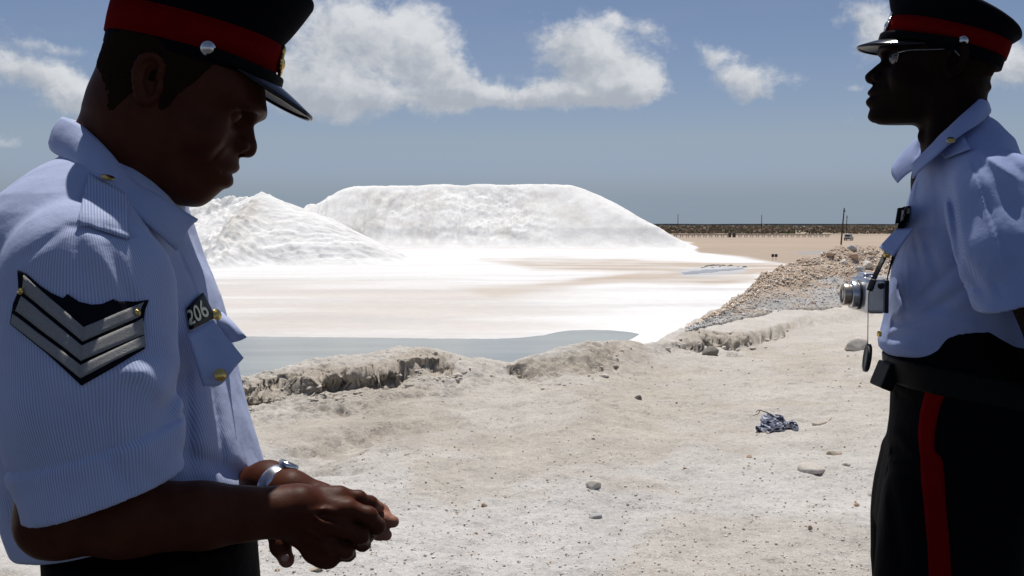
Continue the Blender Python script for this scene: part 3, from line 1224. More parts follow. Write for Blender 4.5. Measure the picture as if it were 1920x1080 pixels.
M_BACKING = textured('black_felt_backing', (.008, .008, .012), .9, .1, 0, .3, 60, .5, 400, .002)
M_LETTER = textured('pale_gold_figures', (.62, .58, .40), .35, .5, .3, .1, 90)
M_NAIL = textured('finger_nail', (.40, .22, .17), .3, .5, 0, .1, 90)
M_BELT = textured('black_leather', (.0035, .0035, .004), .6, .12, 0, .2, 60, .4, 300, .001)
M_HAIR = textured('cropped_black_hair', (.020, .0095, .0058), .95, .03, 0, .4, 200, .8, 600, .002)
M_EYE = textured('eye_white', (.55, .50, .44), .15, .5)
M_SOLE = textured('shoe_leather', (.008, .007, .007), .25, .5)


# ------------------------------------------------------------------ head builder (local: +a forward, c sideways, b up)
def head_fn(pr):
    """pr: dict of one man's measurements in metres, head frame with the ear hole at the origin"""
    fb = np.array(pr['front'])[::-1]
    bb = np.array(pr['back'])[::-1]
    wb = np.array(pr['width'])[::-1]
    prof = spline(np.array(pr['profile']), 240)[::-1]          # (b, a) down the middle of the face
    prof = prof[np.argsort(prof[:, 0])]
    sg = np.array(pr['spread'])[::-1]

    def fn(p):
        a, c, b = p[:, 0], p[:, 1], p[:, 2]
        f = np.interp(b, fb[:, 0], fb[:, 1])
        k = np.interp(b, bb[:, 0], bb[:, 1])
        w = np.interp(b, wb[:, 0], wb[:, 1])
        am = .012 + 0 * b
        pa = np.interp(b, prof[:, 0], prof[:, 1])
        inb = (b > prof[0, 0] - .004) & (b < prof[-1, 0])
        mid = np.exp(-(np.abs(c) / np.interp(b, sg[:, 0], sg[:, 1])) ** 2.5)
        f = f + np.where(inb, (pa - f) * mid, 0)
        L = np.where(a > am, np.maximum(f - am, .004), np.maximum(am - k, .004))
        pw = np.where(a > am, 2.45, 2.1)
        r = ((np.abs(a - am) / L) ** pw + (np.abs(c) / w) ** pw) ** (1 / pw)
        rad = np.hypot(a - am, c)
        d = np.where(r > 1e-3, rad * (1 - 1 / np.maximum(r, 1e-3)), -w)
        top, bot = pr['top'], pr['bottom']
        d = smax(d, b - top, .03)
        d = smax(d, bot - b, .018)
        s = np.abs(c)
        ps = np.stack([a, s, b], 1)
        # jaw corner, cheekbone, brow
        d = smin(d, ell(ps, pr['cheek'], (.026, .016, .018)), .022)
        d = smin(d, ell(ps, pr['brow'], (.016, .030, .009)), .014)
        # eye socket and lid
        ex, es, eb = pr['eye']
        d = smax(d, -ell(ps, (ex + .016, es, eb), (.020, .019, .013)), .012)
        d = smin(d, ell(ps, (ex - .005, es, eb), (.0125, .0150, .0118)), .003)
        lid = ell(ps, (ex - .0035, es, eb + .0035), (.0130, .0160, .0085))
        d = smin(d, lid, .002)
        # nose wings and nostrils
        n0, n1 = pr['nasion'], pr['nose_tip']
        d = smin(d, ell(ps, (n1[0] - .0195, .0150, n1[1] - .003), (.0120, .0078, .0088)), .005)
        d = smin(d, ell(ps, (n1[0] - .0105, 0, n1[1]), (.0095, .0110, .0095)), .006)
        d = smax(d, -ell(ps, (n1[0] - .016, .0085, n1[1] - .0135), (.0065, .0045, .0040)), .003)
        # corner of the mouth
        mb = pr['mouth']
        d = d + .0016 * np.exp(-((b - mb[1] + s * .10) / .0022) ** 2) * (s < .027) * smoothstep(s, .002, .012) * smoothstep(a, mb[0] - .030, mb[0] - .016)
        # fold from nose wing to mouth corner
        d = d + .0022 * np.exp(-((a - (n1[0] - .030 - (n1[1] - b) * .25)) / .003) ** 2) * np.exp(-((b - n1[1] + .018) / .018) ** 2) * smoothstep(s, .012, .02)
        if pr.get('bald'):
            return d
        # ear
        e0 = pr['ear']
        ea, eb2 = a - e0[0], b - e0[1]
        tilt = .22
        ea, eb2 = ea * math.cos(tilt) + eb2 * math.sin(tilt) * 1.0, -ea * math.sin(tilt) + eb2 * math.cos(tilt)
        es_ = s - (np.interp(e0[1], wb[:, 0], wb[:, 1]) + .001) - (-ea) * .32
        pe = np.stack([ea, es_, eb2], 1)
        sc = pr.get('ear_scale', 1.0)
        disk = ell(pe, (0, .002, 0), (.0175 * sc, .0075, .031 * sc))
        disk = smax(disk, -ell(pe, (.003, .010, .001), (.0115 * sc, .0120, .022 * sc)), .003)
        helix = None
        hp = [(.010, .005, .006), (.012, .007, .022), (.002, .009, .0305), (-.011, .009, .024), (-.0155, .008, .006), (-.011, .006, -.014), (-.001, .004, -.026), (.007, .003, -.022)]
        hp = [(x * sc, y, z * sc) for x, y, z in hp]
        hs = spline([h + (r_,) for h, r_ in zip(hp, [.003, .0034, .0038, .0038, .0034, .0032, .0050, .004])], 15)
        helix = chain(pe, hs[:, :3], hs[:, 3], .003)
        tra = ell(pe, (.0125, .004, -.004), (.004, .005, .007))
        anti = chain(pe, [(-.008 * sc, .006, .012 * sc), (-.008 * sc, .006, -.006 * sc), (-.002, .005, -.014 * sc)], [.0028, .0028, .003], .002)
        ear = smin(smin(smin(disk, helix, .003), tra, .003), anti, .003)
        return smin(d, ear, .004)
    return fn


def cropped_hair(pr, oo, Rm, lo, hi, parent):
    """close-cropped hair: a thin rough shell on the skull, cut at the hairline"""
    q = dict(pr)
    q['bald'] = True
    sc = pr.get('scale', 1.0)
    h0 = head_fn(q)
    hf = lambda l: h0(l / sc) * sc
    HL = spline(pr['hairline'], 80)

    def fn(p):
        l = (p - oo) @ Rm
        a, b = l[:, 0], l[:, 2]
        line = np.interp(a, HL[:, 0], HL[:, 1]) + (vnoise(p[:, 0] * 160, p[:, 1] * 160, p[:, 2] * 160, 93) - .5) * .006
        n = (vnoise(p[:, 0] * 420, p[:, 1] * 420, p[:, 2] * 420, 91) - .5) * .0012
        return smax(hf(l) - .0017 + n, (line - b) * .6, .002)
    v, f = iso_mesh(fn, lo, hi, .0017, 2.0)
    return mesh_np('hair', v, f, M_HAIR, parent)


def rot_frame(forward, up, origin):
    """columns: forward, side, up (right-handed enough for a mirror-symmetric head)"""
    f = np.array(forward, float)
    f /= np.linalg.norm(f)
    u = np.array(up, float)
    u -= f * (u @ f)
    u /= np.linalg.norm(u)
    s = np.cross(u, f)
    return np.stack([f, s, u], 1), np.array(origin, float)


# ------------------------------------------------------------------ service cap (local frame: x forward, y sideways, z up; origin = middle of the band's lower edge)
def build_cap(parent, frame, L, W, spec):
    Rm, o = frame
    def tw(v):
        return np.asarray(v) @ Rm.T + o
    nseg = 96
    th = np.linspace(0, 2 * math.pi, nseg, endpoint=False)
    ct, st = np.cos(th), np.sin(th)

    def ring(z, ef, eb, ew, tilt=0.0, dz=0.0, pw=2.15):
        """z level, extra length in front / behind, extra width, raise of the front"""
        lf, lb, w = L + ef, L + eb, W + ew
        x = np.where(ct > 0, lf, lb) * np.sign(ct) * np.abs(ct) ** (2 / pw)
        y = w * np.sign(st) * np.abs(st) ** (2 / pw)
        return np.stack([x, y, z + tilt * ct + 0 * x], 1)

    def loft(rings, mat, name, par, cap_top=False, cap_bot=False):
        v = np.concatenate(rings)
        f = []
        for i in range(len(rings) - 1):
            for k in range(nseg):
                a, b = i * nseg + k, i * nseg + (k + 1) % nseg
                f.append((a, b, b + nseg, a + nseg))
        if cap_top:
            f.append(tuple((len(rings) - 1) * nseg + k for k in range(nseg)))
        if cap_bot:
            f.append(tuple(range(nseg))[::-1])
        return mesh_np(name, tw(v), f, mat, par)
    hb, hr = spec['low'], spec['red']          # heights of the dark lower band and of the red one
    z1, z2 = hb, hb + hr
    hc, of, ob, ow, tl = spec['crown_h'], spec['over_f'], spec['over_b'], spec['over_w'], spec['tilt']
    # crown: flares out from the band to a rounded rim, then a slightly domed flat top
    rings = [ring(.0, -.010, -.010, -.010), ring(.0, -.002, -.002, -.002), ring(.0005, 0, 0, 0), ring(z1 - .0005, 0, 0, 0), ring(z2 + .001, .001, .001, .001)]
    for t in np.linspace(.12, 1, 9):
        e = t ** .8
        rings.append(ring(z2 + hc * t, of * e, ob * e, ow * e, tl * t))
    for t in np.linspace(.1, 1, 8):
        a = t * math.pi / 2
        rr = .016
        rings.append(ring(z2 + hc + rr * math.sin(a) * .9, of - rr * (1 - math.cos(a)) * 1.0 + rr * .12 * math.sin(2 * a), ob - rr * (1 - math.cos(a)), ow - rr * (1 - math.cos(a)), tl))
    topz = z2 + hc + .0145
    for s in (.75, .5, .25, .05):
        rings.append(ring(topz + .008 * (1 - s * s), (L + of - .016) * s - L, (L + ob - .016) * s - L, (W + ow - .016) * s - W, tl * s))
    cap = loft(rings, M_NAVY, 'cap', parent, True, True)
    # piping round the rim
    band = loft([ring(z1, .0005, .0005, .0005), ring(z1, .0022, .0022, .0022), ring(z1 + hr * .5, .0030, .0030, .0030), ring(z2, .0026, .0026, .0026), ring(z2, .0005, .0005, .0005)], M_RED, 'cap_band', cap)
    # visor
    A = math.radians(spec.get('visor_half', 68))
    na, nr = 40, 12
    rows = []
    for i in range(na + 1):
        a = -A + 2 * A * i / na
        ca, sa = math.cos(a), math.sin(a)
        bx = L * np.sign(ca) * abs(ca) ** (2 / 2.15)
        by = W * np.sign(sa) * abs(sa) ** (2 / 2.15)
        prof = max(0.0, 1 - (abs(a) / A) ** 2.2)
        ext = spec['visor'] * prof + .002
        row = []
        for j in range(nr + 1):
            t = j / nr
            drop_ = spec['visor_drop']
            x = bx + ext * t * math.cos(drop_) * (.35 + .65 * ca) + .001
            y = by + ext * t * .25 * sa
            z = .004 - ext * (math.sin(drop_) * t + .10 * t * t) - .012 * (1 - ca) * t * 0
            row.append((x, y, z))
        rows.append(row)
    vis = rib_mesh(tw(np.array(rows).reshape(-1, 3)).reshape(na + 1, nr + 1, 3), M_PATENT, 'visor', cap)
    solid(vis, .0028)
    # rolled rim of the visor
    rim = [rows[i][nr] for i in range(0, na + 1)]
    tube(tw(np.array(rim)), .0022, M_PATENT, 'visor_rim', cap, n=90, sides=8)
    # chin strap over the visor, from button to button
    sp = []
    AB = spec['button_angle']
    for i in range(31):
        a = -AB + 2 * AB * i / 30
        ca, sa = math.cos(a), math.sin(a)
        lift = spec.get('strap_z', .008) + (spec['low'] - .002 - spec.get('strap_z', .008)) * (abs(a) / AB) ** 2
        bx = (L + .005 + .006 * max(0, ca)) * np.sign(ca) * abs(ca) ** (2 / 2.15)
        by = (W + .004) * np.sign(sa) * abs(sa) ** (2 / 2.15)
        sp.append((bx, by, lift))
    strap_up = np.array([0, 0, 1.0]) @ Rm.T
    tube(tw(np.array(sp)), .004, M_STRAPL, 'chin_strap', cap, n=80, sides=14, flat=(.0028, .0068, strap_up))
    # side buttons
    for sgn in (1, -1):
        a = AB * sgn
        ca, sa = math.cos(a), math.sin(a)
        bx = (L + .006) * np.sign(ca) * abs(ca) ** (2 / 2.15)
        by = (W + .004) * np.sign(sa) * abs(sa) ** (2 / 2.15)
        n = np.array([ca / L, sa / W, 0])
        n /= np.linalg.norm(n)
        M = frame_from(n @ Rm.T, tw(np.array([bx, by, spec['low'] + .001])))
        r = spec.get('button_r', .0088)
        prof = [(0.0005, -.003), (r * .8, -.003), (r, -.001), (r, .0010), (r * .92, .0022), (r * .80, .0019), (r * .72, .0026), (r * .40, .0042), (0.0005, .0048)]
        bt = lathe(prof, M_SILVER, 'cap_button', cap, M, 28)
    # crest badge on the front of the band: wreath, crown and centre boss
    zf = spec['low'] + hr * .5
    M = frame_from(np.array([1, 0, .10]) @ Rm.T, tw(np.array([L + .004, 0, zf])), up=tuple(np.array([0, 0, 1.0]) @ Rm.T))
    Mi = np.array(M.to_3x3())
    mo = np.array(M.translation)

    def bl(p):
        return np.asarray(p) @ Mi.T + mo
    hgt = spec.get('badge_h', .024)
    lo_, hi_ = (-.022, -hgt - .006, -.006), (.022, hgt + .014, .014)

    def bf(p):
        d = ell(p, (0, -.002, .001), (.0085, .010, .006))
        for k in range(14):
            a = 2 * math.pi * k / 14 + .1
            d = smin(d, ell(p, (.0125 * math.sin(a), -.002 + hgt * .74 * math.cos(a), .0015), (.0042, .0042, .0032)), .0015)
        d = smin(d, ell(p, (0, hgt * .98, .002), (.0075, .006, .004)), .002)
        d = smin(d, ell(p, (0, hgt * 1.25, .002), (.0028, .004, .003)), .001)
        d = smin(d, np.maximum(ell(p, (0, -.002, -.001), (.012, hgt * .74, .004)), 0 * p[:, 0] - 1), .001)
        return d
    bv, bq = iso_mesh(bf, lo_, hi_, .0009)
    mesh_np('cap_badge', bl(bv), bq, M_SILVER if not spec.get('brass') else M_BRASS, cap)
    return cap


def strip(bvh, name, left, right, mat, parent, n=60, m=5, off=.002, thick=.0015):
    """a band between two picture polylines, dropped on a surface"""
    l, r = spline(left, n), spline(right, n)
    pts, last = [], None
    for i in range(n):
        row = []
        for j in range(m + 1):
            t = j / m
            p = l[i] * (1 - t) + r[i] * t
            w, _ = drop(bvh, p[0], p[1], off)
            if w is None:
                w = P(p[0], p[1], last[1] if last is not None else 1.8)
            last = w
            row.append(w)
        pts.append(row)
    o = rib_mesh(pts, mat, name, parent)
    orient_out(o)
    return solid(o, thick)


def button(parent, pos, nrm, r=.0065, mat=None, name='shirt_button'):
    M = frame_from(nrm, pos)
    prof = [(0.0004, -.002), (r * .7, -.002), (r, 0), (r * .96, .0012), (r * .78, .0010), (r * .70, .0018), (r * .3, .0026), (0.0004, .0028)]
    return lathe(prof, mat or M_BRASS, name, parent, M, 20)


def add_weave(o, vals):
    set_float_attr(o.data, 'weave', vals)


# ================================================================== the near officer (sergeant)
def to_px(p):
    c, s = math.cos(PITCH), math.sin(PITCH)
    x, y, z = p[:, 0], p[:, 1], p[:, 2] - ZC
    dep = y * c - z * s
    return 960 + FPX * x / dep, 540 - FPX * (z * c + y * s) / dep


def crease2(px, py, near, A, B, w, depth):
    A, B = np.array(A, float), np.array(B, float)
    ab = B - A
    t = ((px - A[0]) * ab[0] + (py - A[1]) * ab[1]) / (ab @ ab)
    tc = np.clip(t, 0, 1)
    d2 = (px - A[0] - tc * ab[0]) ** 2 + (py - A[1] - tc * ab[1]) ** 2
    return depth * np.exp(-d2 / (w * w)) * np.sqrt(np.clip(np.sin(np.pi * (tc * .9 + .05)), 0, 1)) * near


def plane_cut(A, B, Y, tilt=0.0):
    """half space below a picture line A-B at distance Y (normal points downwards), tilted towards the lens"""
    a, b = P(A[0], A[1], Y), P(B[0], B[1], Y)
    t = (b - a) / np.linalg.norm(b - a)
    dv = np.array([0, 1.0, tilt])
    n = np.cross(t, dv)
    if n[2] > 0:
        n = -n
    n /= np.linalg.norm(n)
    return a, n


def officer_near():
    YM = 1.32
    K = YM / FPX
    base = P(250, 1060, YM)
    body_parts_v, body_parts_q, nv = [], [], 0

    # ---- shirt
    T = [  # py, front px, back px, half width
        (304, 262, 128, .056), (322, 292, 100, .088), (344, 312, 68, .120), (368, 326, 38, .147), (400, 333, 10, .164), (440, 342, -20, .176),
        (480, 358, -32, .182), (520, 379, -38, .186), (560, 394, -38, .188), (600, 404, -34, .188), (650, 416, -26, .184), (700, 430, -16, .178), (760, 448, -4, .172),
        (820, 466, 8, .168), (870, 480, 16, .168), (910, 490, 24, .170), (960, 494, 40, .172), (1010, 490, 60, .170), (1045, 478, 84, .164), (1075, 462, 118, .150)]
    zs = np.array([P(0, t[0], YM)[2] for t in T])[::-1]
    fr = np.array([P(t[1], t[0], YM)[0] for t in T])[::-1]
    bk = np.array([P(t[2], t[0], YM)[0] for t in T])[::-1]
    hw = np.array([t[3] for t in T])[::-1]
    NB = P(190, 392, YM)
    S1 = P(158, 556, 1.13)
    S2 = P(168, 760, 1.085)
    S3 = P(190, 960, 1.065)
    SF1, SF2 = np.array([-.535, 1.475, 1.30]), np.array([-.53, 1.50, 1.07])
    cufA, cufN = plane_cut((20, 880), (300, 800), 1.07, .1)
    hemA, hemN = plane_cut((45, 975), (335, 885), 1.07, .1)
    botA, botN = plane_cut((55, 1066), (190, 1036), 1.17)

    def sleeve_d(p, dr=0.0):
        q = p.copy()
        yc = np.interp(-p[:, 2], [-S1[2], -S2[2], -S3[2]], [S1[1], S2[1], S3[1]])
        q[:, 1] = (p[:, 1] - yc) * 1.42 + yc
        d = cone(q, S1, S2, .100 + dr, .094 + dr)
        d = smin(d, cone(q, S2, S3, .094 + dr, .086 + dr), .02)
        return d / 1.12

    def shirt(p):
        dt, phi = slices(p, zs, fr, bk, YM, hw, 2.3)
        dt = smax(dt, p[:, 2] - zs[-1], .02)
        px, py = to_px(p)
        near = (p[:, 1] < YM - .03).astype(float)
        # folds
        f = 0
        f = f + crease2(px, py, near, (128, 425), (250, 440), 7, .0035)          # sleeve head seam
        f = f + crease2(px, py, near, (128, 425), (20, 500), 8, .003)
        f = f + crease2(px, py, near, (143, 430), (158, 540), 12, .004)
        f = f - crease2(px, py, near, (170, 450), (250, 560), 22, .006)
        f = f + crease2(px, py, near, (205, 470), (262, 600), 12, .007)
        f = f + crease2(px, py, near, (345, 700), (302, 790), 16, .011)
        f = f - crease2(px, py, near, (255, 690), (320, 745), 24, .010)
        f = f + crease2(px, py, near, (175, 740), (215, 830), 18, .007)
        f = f - crease2(px, py, near, (200, 705), (300, 690), 18, .006)
        f = f + crease2(px, py, near, (60, 720), (150, 800), 26, .005)
        f = f + crease2(px, py, near, (205, 830), (240, 925), 16, .008)
        f = f - crease2(px, py, near, (262, 820), (300, 890), 20, .005)
        f = f + crease2(px, py, near, (398, 725), (420, 872), 7, .0045)
        f = f + crease2(px, py, near, (352, 700), (356, 880), 7, .004)
        f = f - crease2(px, py, near, (375, 740), (385, 880), 18, .006)
        f = f + crease2(px, py, near, (345, 850), (480, 900), 16, .007)
        f = f + crease2(px, py, near, (460, 800), (490, 880), 12, .005)
        f = f + crease2(px, py, near, (338, 470), (398, 590), 7, .0045)           # front edge under the collar
        f = f + crease2(px, py, near, (60, 1000), (180, 1030), 14, .006)
        f = f + crease2(px, py, near, (20, 930), (60, 1030), 14, .006)
        f = f + .8 * ((vnoise(p[:, 0] * 16, p[:, 1] * 16, p[:, 2] * 9, 5) - .5) * .009 + (vnoise(p[:, 0] * 38, p[:, 1] * 38, p[:, 2] * 22, 6) - .5) * .0032)
        # shoulders
        d = smin(dt + f, cone(p, NB + np.array([.0, -.06, .0]), P(165, 500, 1.165), .058, .078), .05)
        d = smin(d, cone(p, NB + np.array([.0, .06, .0]), SF1 + np.array([.0, -.02, .015]), .058, .072), .05)
        ds = sleeve_d(p) + f
        below = (p - cufA) @ cufN
        ds = ds - .0032 * smoothstep(below, -.0015, .0015) - .0012 * (below > 0)
        ds = ds + .0028 * np.exp(-(below / .0038) ** 2)
        ds = smax(ds, (p - hemA) @ hemN, .003)
        cav = sleeve_d(p, -.0095) + f
        ds = np.maximum(ds, -np.maximum(cav, -.10 - (p - hemA) @ hemN))
        d = smin(d, ds, .016)
        df = cone(p, SF1, SF2, .078, .074)
        df = smax(df, SF2[2] + .03 - p[:, 2], .004)
        df = np.maximum(df, -np.maximum(cone(p, SF1, SF2, .071, .067), p[:, 2] - SF2[2] - .12))
        d = smin(d, df, .016)
        d = smax(d, (p - botA) @ botN, .012)
        return d

    v, q = iso_mesh(shirt, (-.80, 1.00, .86), (-.28, 1.62, 1.52), .0031, 2.1)
    root = empty('person', (base[0], YM, 0))
    tag(root, 'uniformed man with three sergeant chevrons on his sleeve looking down at his hands', 'person', 'uniformed officers')
    so = mesh_np('shirt', v, q, M_SHIRT_A, root)
    dt, phi = slices(v, zs, fr, bk, YM, hw, 2.3)
    ds = sleeve_d(v)
    yc = np.interp(-v[:, 2], [-S1[2], -S2[2], -S3[2]], [S1[1], S2[1], S3[1]])
    xc = np.interp(-v[:, 2], [-S1[2], -S2[2], -S3[2]], [S1[0], S2[0], S3[0]])
    th = np.arctan2((v[:, 1] - yc) * 1.42, v[:, 0] - xc)
    add_weave(so, np.where(ds < dt, th * .105 + v[:, 2] * .03, phi * .165))
    bv = bvh_of(so)

    # ---- collar: outer edge, middle, fold, inside of the stand
    def c3(l):
        return np.array([P(*t) for t in l])
    fold = spline(c3([(116, 219, 1.32), (128, 222, 1.285), (160, 240, 1.262), (204, 282, 1.245), (252, 338, 1.238), (300, 366, 1.245), (340, 392, 1.262), (372, 411, 1.285)]), 40)
    outer = spline(c3([(90, 268, 1.325), (98, 285, 1.27), (144, 310, 1.222), (183, 336, 1.200), (222, 369, 1.188), (268, 410, 1.188), (304, 442, 1.20), (333, 469, 1.222)]), 40)
    inner = spline(c3([(150, 262, 1.32), (155, 262, 1.28), (182, 282, 1.262), (222, 318, 1.258), (262, 350, 1.262), (296, 385, 1.275), (318, 410, 1.29), (335, 430, 1.305)]), 40)
    rows = []
    for s in range(9):
        t = s / 8
        bulge = .006 * math.sin(math.pi * t)
        m = outer * (1 - t) + fold * t
        m = m + np.array([0, -bulge, bulge * .5])
        rows.append(m)
    for s in range(1, 6):
        t = s / 5
        m = fold * (1 - t) + inner * t
        rows.append(m)
    both = []
    for r in rows:
        mir = r[::-1].copy()
        mir[:, 1] = 2 * YM - mir[:, 1]
        e = np.linspace(1, 0, len(mir)) ** 1.5
        mir[:, 0] -= .055 * e
        mir[:, 2] -= .012 * e
        both.append(np.vstack([mir[:-1], r]))
    col = rib_mesh(both, M_PLAIN_A, 'collar', so)
    orient_out(col)
    solid(col, .0028)
    cw = np.array([vv.co[:] for vv in col.data.vertices])
    add_weave(col, (cw[:, 0] * .7 + cw[:, 2] * .9))

    # ---- shoulder strap with its button
    st = patch(bv, 'epaulette', [(166, 330), (230, 368), (240, 452), (146, 424)], M_SHIRT_A, so, 18, 12, .0055, .0030)
    cw = np.array([vv.co[:] for vv in st.data.vertices])
    add_weave(st, cw[:, 0] / cw[:, 1] * 1.18)
    w, n = drop(bv, 197, 346, .010)
    button(so, w, n * .8 + np.array([0, 0, .5]), .0082)

    # ---- sergeant's chevrons
    poly_patch(bv, 'chevron_backing', [(36, 507), (50, 513), (75, 535), (96, 549), (120, 560), (128, 552), (150, 567), (172, 572), (192, 571), (213, 561), (224, 566), (250, 566), (277, 563),
                                       (272, 580), (268, 610), (270, 655), (212, 690), (153, 723), (90, 664), (22, 608), (28, 570), (38, 545)], M_BACKING, so, .0025, .0022, 7)
    bars = [((50, 517), (159, 616), (267, 568), (48, 548), (157, 643), (262, 595)),
            ((46, 556), (156, 651), (266, 600), (36, 584), (154, 679), (268, 629)),
            ((31, 590), (154, 687), (269, 631), (27, 608), (153, 711), (270, 652))]
    for a, b, c, d, e, f in bars:
        patch(bv, 'chevron_bar', [a, b, e, d], M_BRAID, so, 14, 4, .0052, .0016)
        patch(bv, 'chevron_bar', [b, c, f, e], M_BRAID, so, 14, 4, .0052, .0016)
    for bx, by in ((47, 548), (252, 590)):
        w, n = drop(bv, bx, by, .0065)
        button(so, w, n, .0036)

    # ---- number plate
    TL, TR, BR, BL = (347, 578), (374, 551), (398, 597), (352, 619)
    plate = patch(bv, 'number_badge', [TL, TR, BR, BL], M_BADGE, so, 8, 8, .0055, .0032)
    pb = bvh_of(plate)
    text_on_quad('206', [TL, TR, BR, BL], (.04, .96, .18, .86), pb, M_LETTER, plate, bold=.012)

    # ---- chest pocket flaps
    def flap(top, bot, lift, name, yfall):
        rows, last = [], None
        tp, bt = spline(top, 15), spline(bot, 15)
        for i in range(15):
            row = []
            last = None
            for j in range(11):
                t = j / 10
                p2 = tp[i] * (1 - t) + bt[i] * t
                w, n = drop(bv, p2[0], p2[1], .003 + lift * t * t)
                yf = yfall[0] + (yfall[1] - yfall[0]) * i / 14 - .012 * t
                if w is None:
                    w = P(p2[0], p2[1], yf)
                elif w[1] > yf:
                    w = P(p2[0], p2[1], yf)
                row.append(w)
            rows.append(row)
        o = rib_mesh(rows, M_PLAIN_A, name, so)
        orient_out(o)
        solid(o, .0025)
        cw = np.array([vv.co[:] for vv in o.data.vertices])
        add_weave(o, cw[:, 0] * .6 + cw[:, 1] * .6)
        return o
    flap([(353, 627), (368, 618), (384, 607), (399, 599)], [(383, 722), (414, 721), (440, 690), (457, 671)], .014, 'pocket_flap', (1.20, 1.255))
    fl2 = [[P(401, 586, 1.33), P(412, 612, 1.33), P(430, 643, 1.34)], [P(409, 583, 1.35), P(428, 606, 1.33), P(446, 640, 1.325)], [P(417, 585, 1.37), P(437, 603, 1.34), P(462, 631, 1.325)]]
    fl2 = [spline(r, 8) for r in fl2]
    fl2 = np.array([spline(np.array(fl2)[:, j], 9) for j in range(8)])
    o2 = rib_mesh(fl2, M_PLAIN_A, 'pocket_flap', so)
    orient_out(o2)
    solid(o2, .0025)
    add_weave(o2, np.zeros(len(o2.data.vertices)))
    button(so, P(413, 703, 1.195), (.55, -.75, .2), .0078)
    button(so, P(406, 590, 1.312), (.8, -.5, .3), .0075)
    # edge of the chest pocket below the flap
    for a, b in (((368, 690), (392, 868)),):
        pass

    # ---- skin
    HR = math.radians(25)
    psi = math.radians(13)
    u = np.array([math.cos(psi), math.sin(psi), 0])
    z = np.array([0, 0, 1.0])
    ho = P(281, 166, YM)
    Rm, oo = rot_frame(u * math.cos(HR) - z * math.sin(HR), u * math.sin(HR) + z * math.cos(HR), ho)
    pr = dict(front=[(.10, .098), (.06, .124), (.045, .129), (.032, .1320), (.022, .1285), (.012, .1225), (-.008, .1205), (-.030, .1225), (-.045, .1235), (-.060, .1215), (-.075, .1205), (-.092, .1195), (-.1035, .1125), (-.112, .100), (-.118, .078), (-.124, .05)],
              back=[(.10, -.064), (.034, -.068), (0, -.064), (-.02, -.058), (-.053, -.050), (-.075, -.032), (-.1, .0), (-.124, .02)],
              width=[(.10, .068), (.04, .0745), (0, .0725), (-.03, .0685), (-.06, .0615), (-.085, .0525), (-.105, .041), (-.120, .026)],
              top=.085, bottom=-.119, cheek=(.082, .050, -.026), brow=(.1200, .028, .030), eye=(.1045, .031, .0105), nasion=(.1310, .0143), nose_tip=(.1440, -.0125),
              mouth=(.1307, -.0544),
              profile=[(.060, .124), (.046, .1315), (.034, .1365), (.024, .1335), (.0150, .1300), (.0100, .1312), (.0020, .1362), (-.0100, .1432), (-.0185, .1452), (-.0255, .1410), (-.0300, .1312), (-.0365, .1322), (-.0430, .1358),
                       (-.0500, .1338), (-.0535, .1305), (-.0575, .1340), (-.0645, .1366), (-.0710, .1335), (-.0760, .1285), (-.0880, .1232), (-.0970, .1195), (-.1070, .1125), (-.1125, .1040), (-.1180, .0900)],
              spread=[(.060, .09), (.034, .055), (.020, .016), (.010, .0115), (0, .0120), (-.012, .0145), (-.024, .0160), (-.032, .021), (-.042, .027), (-.054, .027), (-.066, .025), (-.076, .030), (-.090, .031), (-.110, .040)],
              ear=(.007, .0025), ear_scale=.93)
    pr['scale'] = HS = 1.05
    pr['hairline'] = [(-.10, -.064), (-.06, -.066), (-.034, -.062), (-.016, -.044), (-.006, -.020), (.010, .004), (.022, -.002), (.030, -.022), (.038, -.020), (.046, .008), (.058, .032), (.072, .070), (.11, .16)]
    hf1 = head_fn(pr)
    hf = lambda l: hf1(l / HS) * HS
    neck = [P(248, 205, YM), P(218, 308, YM), P(185, 400, YM)]

    def head(p):
        d = hf((p - oo) @ Rm)
        dn = chain(p, neck, [.057, .0595, .070], .02)
        # sinew and adam's apple
        dn = smin(dn, cone(p, P(262, 235, YM - .045), P(262, 372, YM - .022), .010, .009), .02)
        dn = smin(dn, ell(p, P(285, 352, YM), (.012, .010, .013)), .012)
        d = smin(d, dn, .022)
        return smax(d, P(0, 392, YM)[2] - p[:, 2], .004)
    v, q = iso_mesh(head, (-.68, 1.19, 1.38), (-.30, 1.46, 1.66), .0017, 1.9)
    body_parts_v.append(v); body_parts_q.append(q)

    A0, A1 = P(160, 560, 1.135), P(103, 975, 1.085)
    W0 = P(524, 960, 1.165)

    def arm(p):
        d = chain(p, [A0, A1], [.046, .040], .01)
        d = smin(d, chain(p, [A1, P(235, 970, 1.098), P(380, 967, 1.13), W0], [.0370, .0425, .0365, .0285], .012), .02)
        # far arm
        fe = np.array([-.52, 1.49, 1.06])
        d2 = chain(p, [SF1, fe, P(400, 945, 1.36), P(500, 907, 1.266), P(545, 923, 1.245)], [.048, .040, .040, .0265, .027], .015)
        d = np.minimum(d, d2)
        return d

    # near hand: back of the hand towards the lens, fingers curled under
    MC = {'i': P(636, 930, 1.195), 'm': P(652, 953, 1.180), 'r': P(643, 988, 1.172), 'l': P(620, 1022, 1.178)}

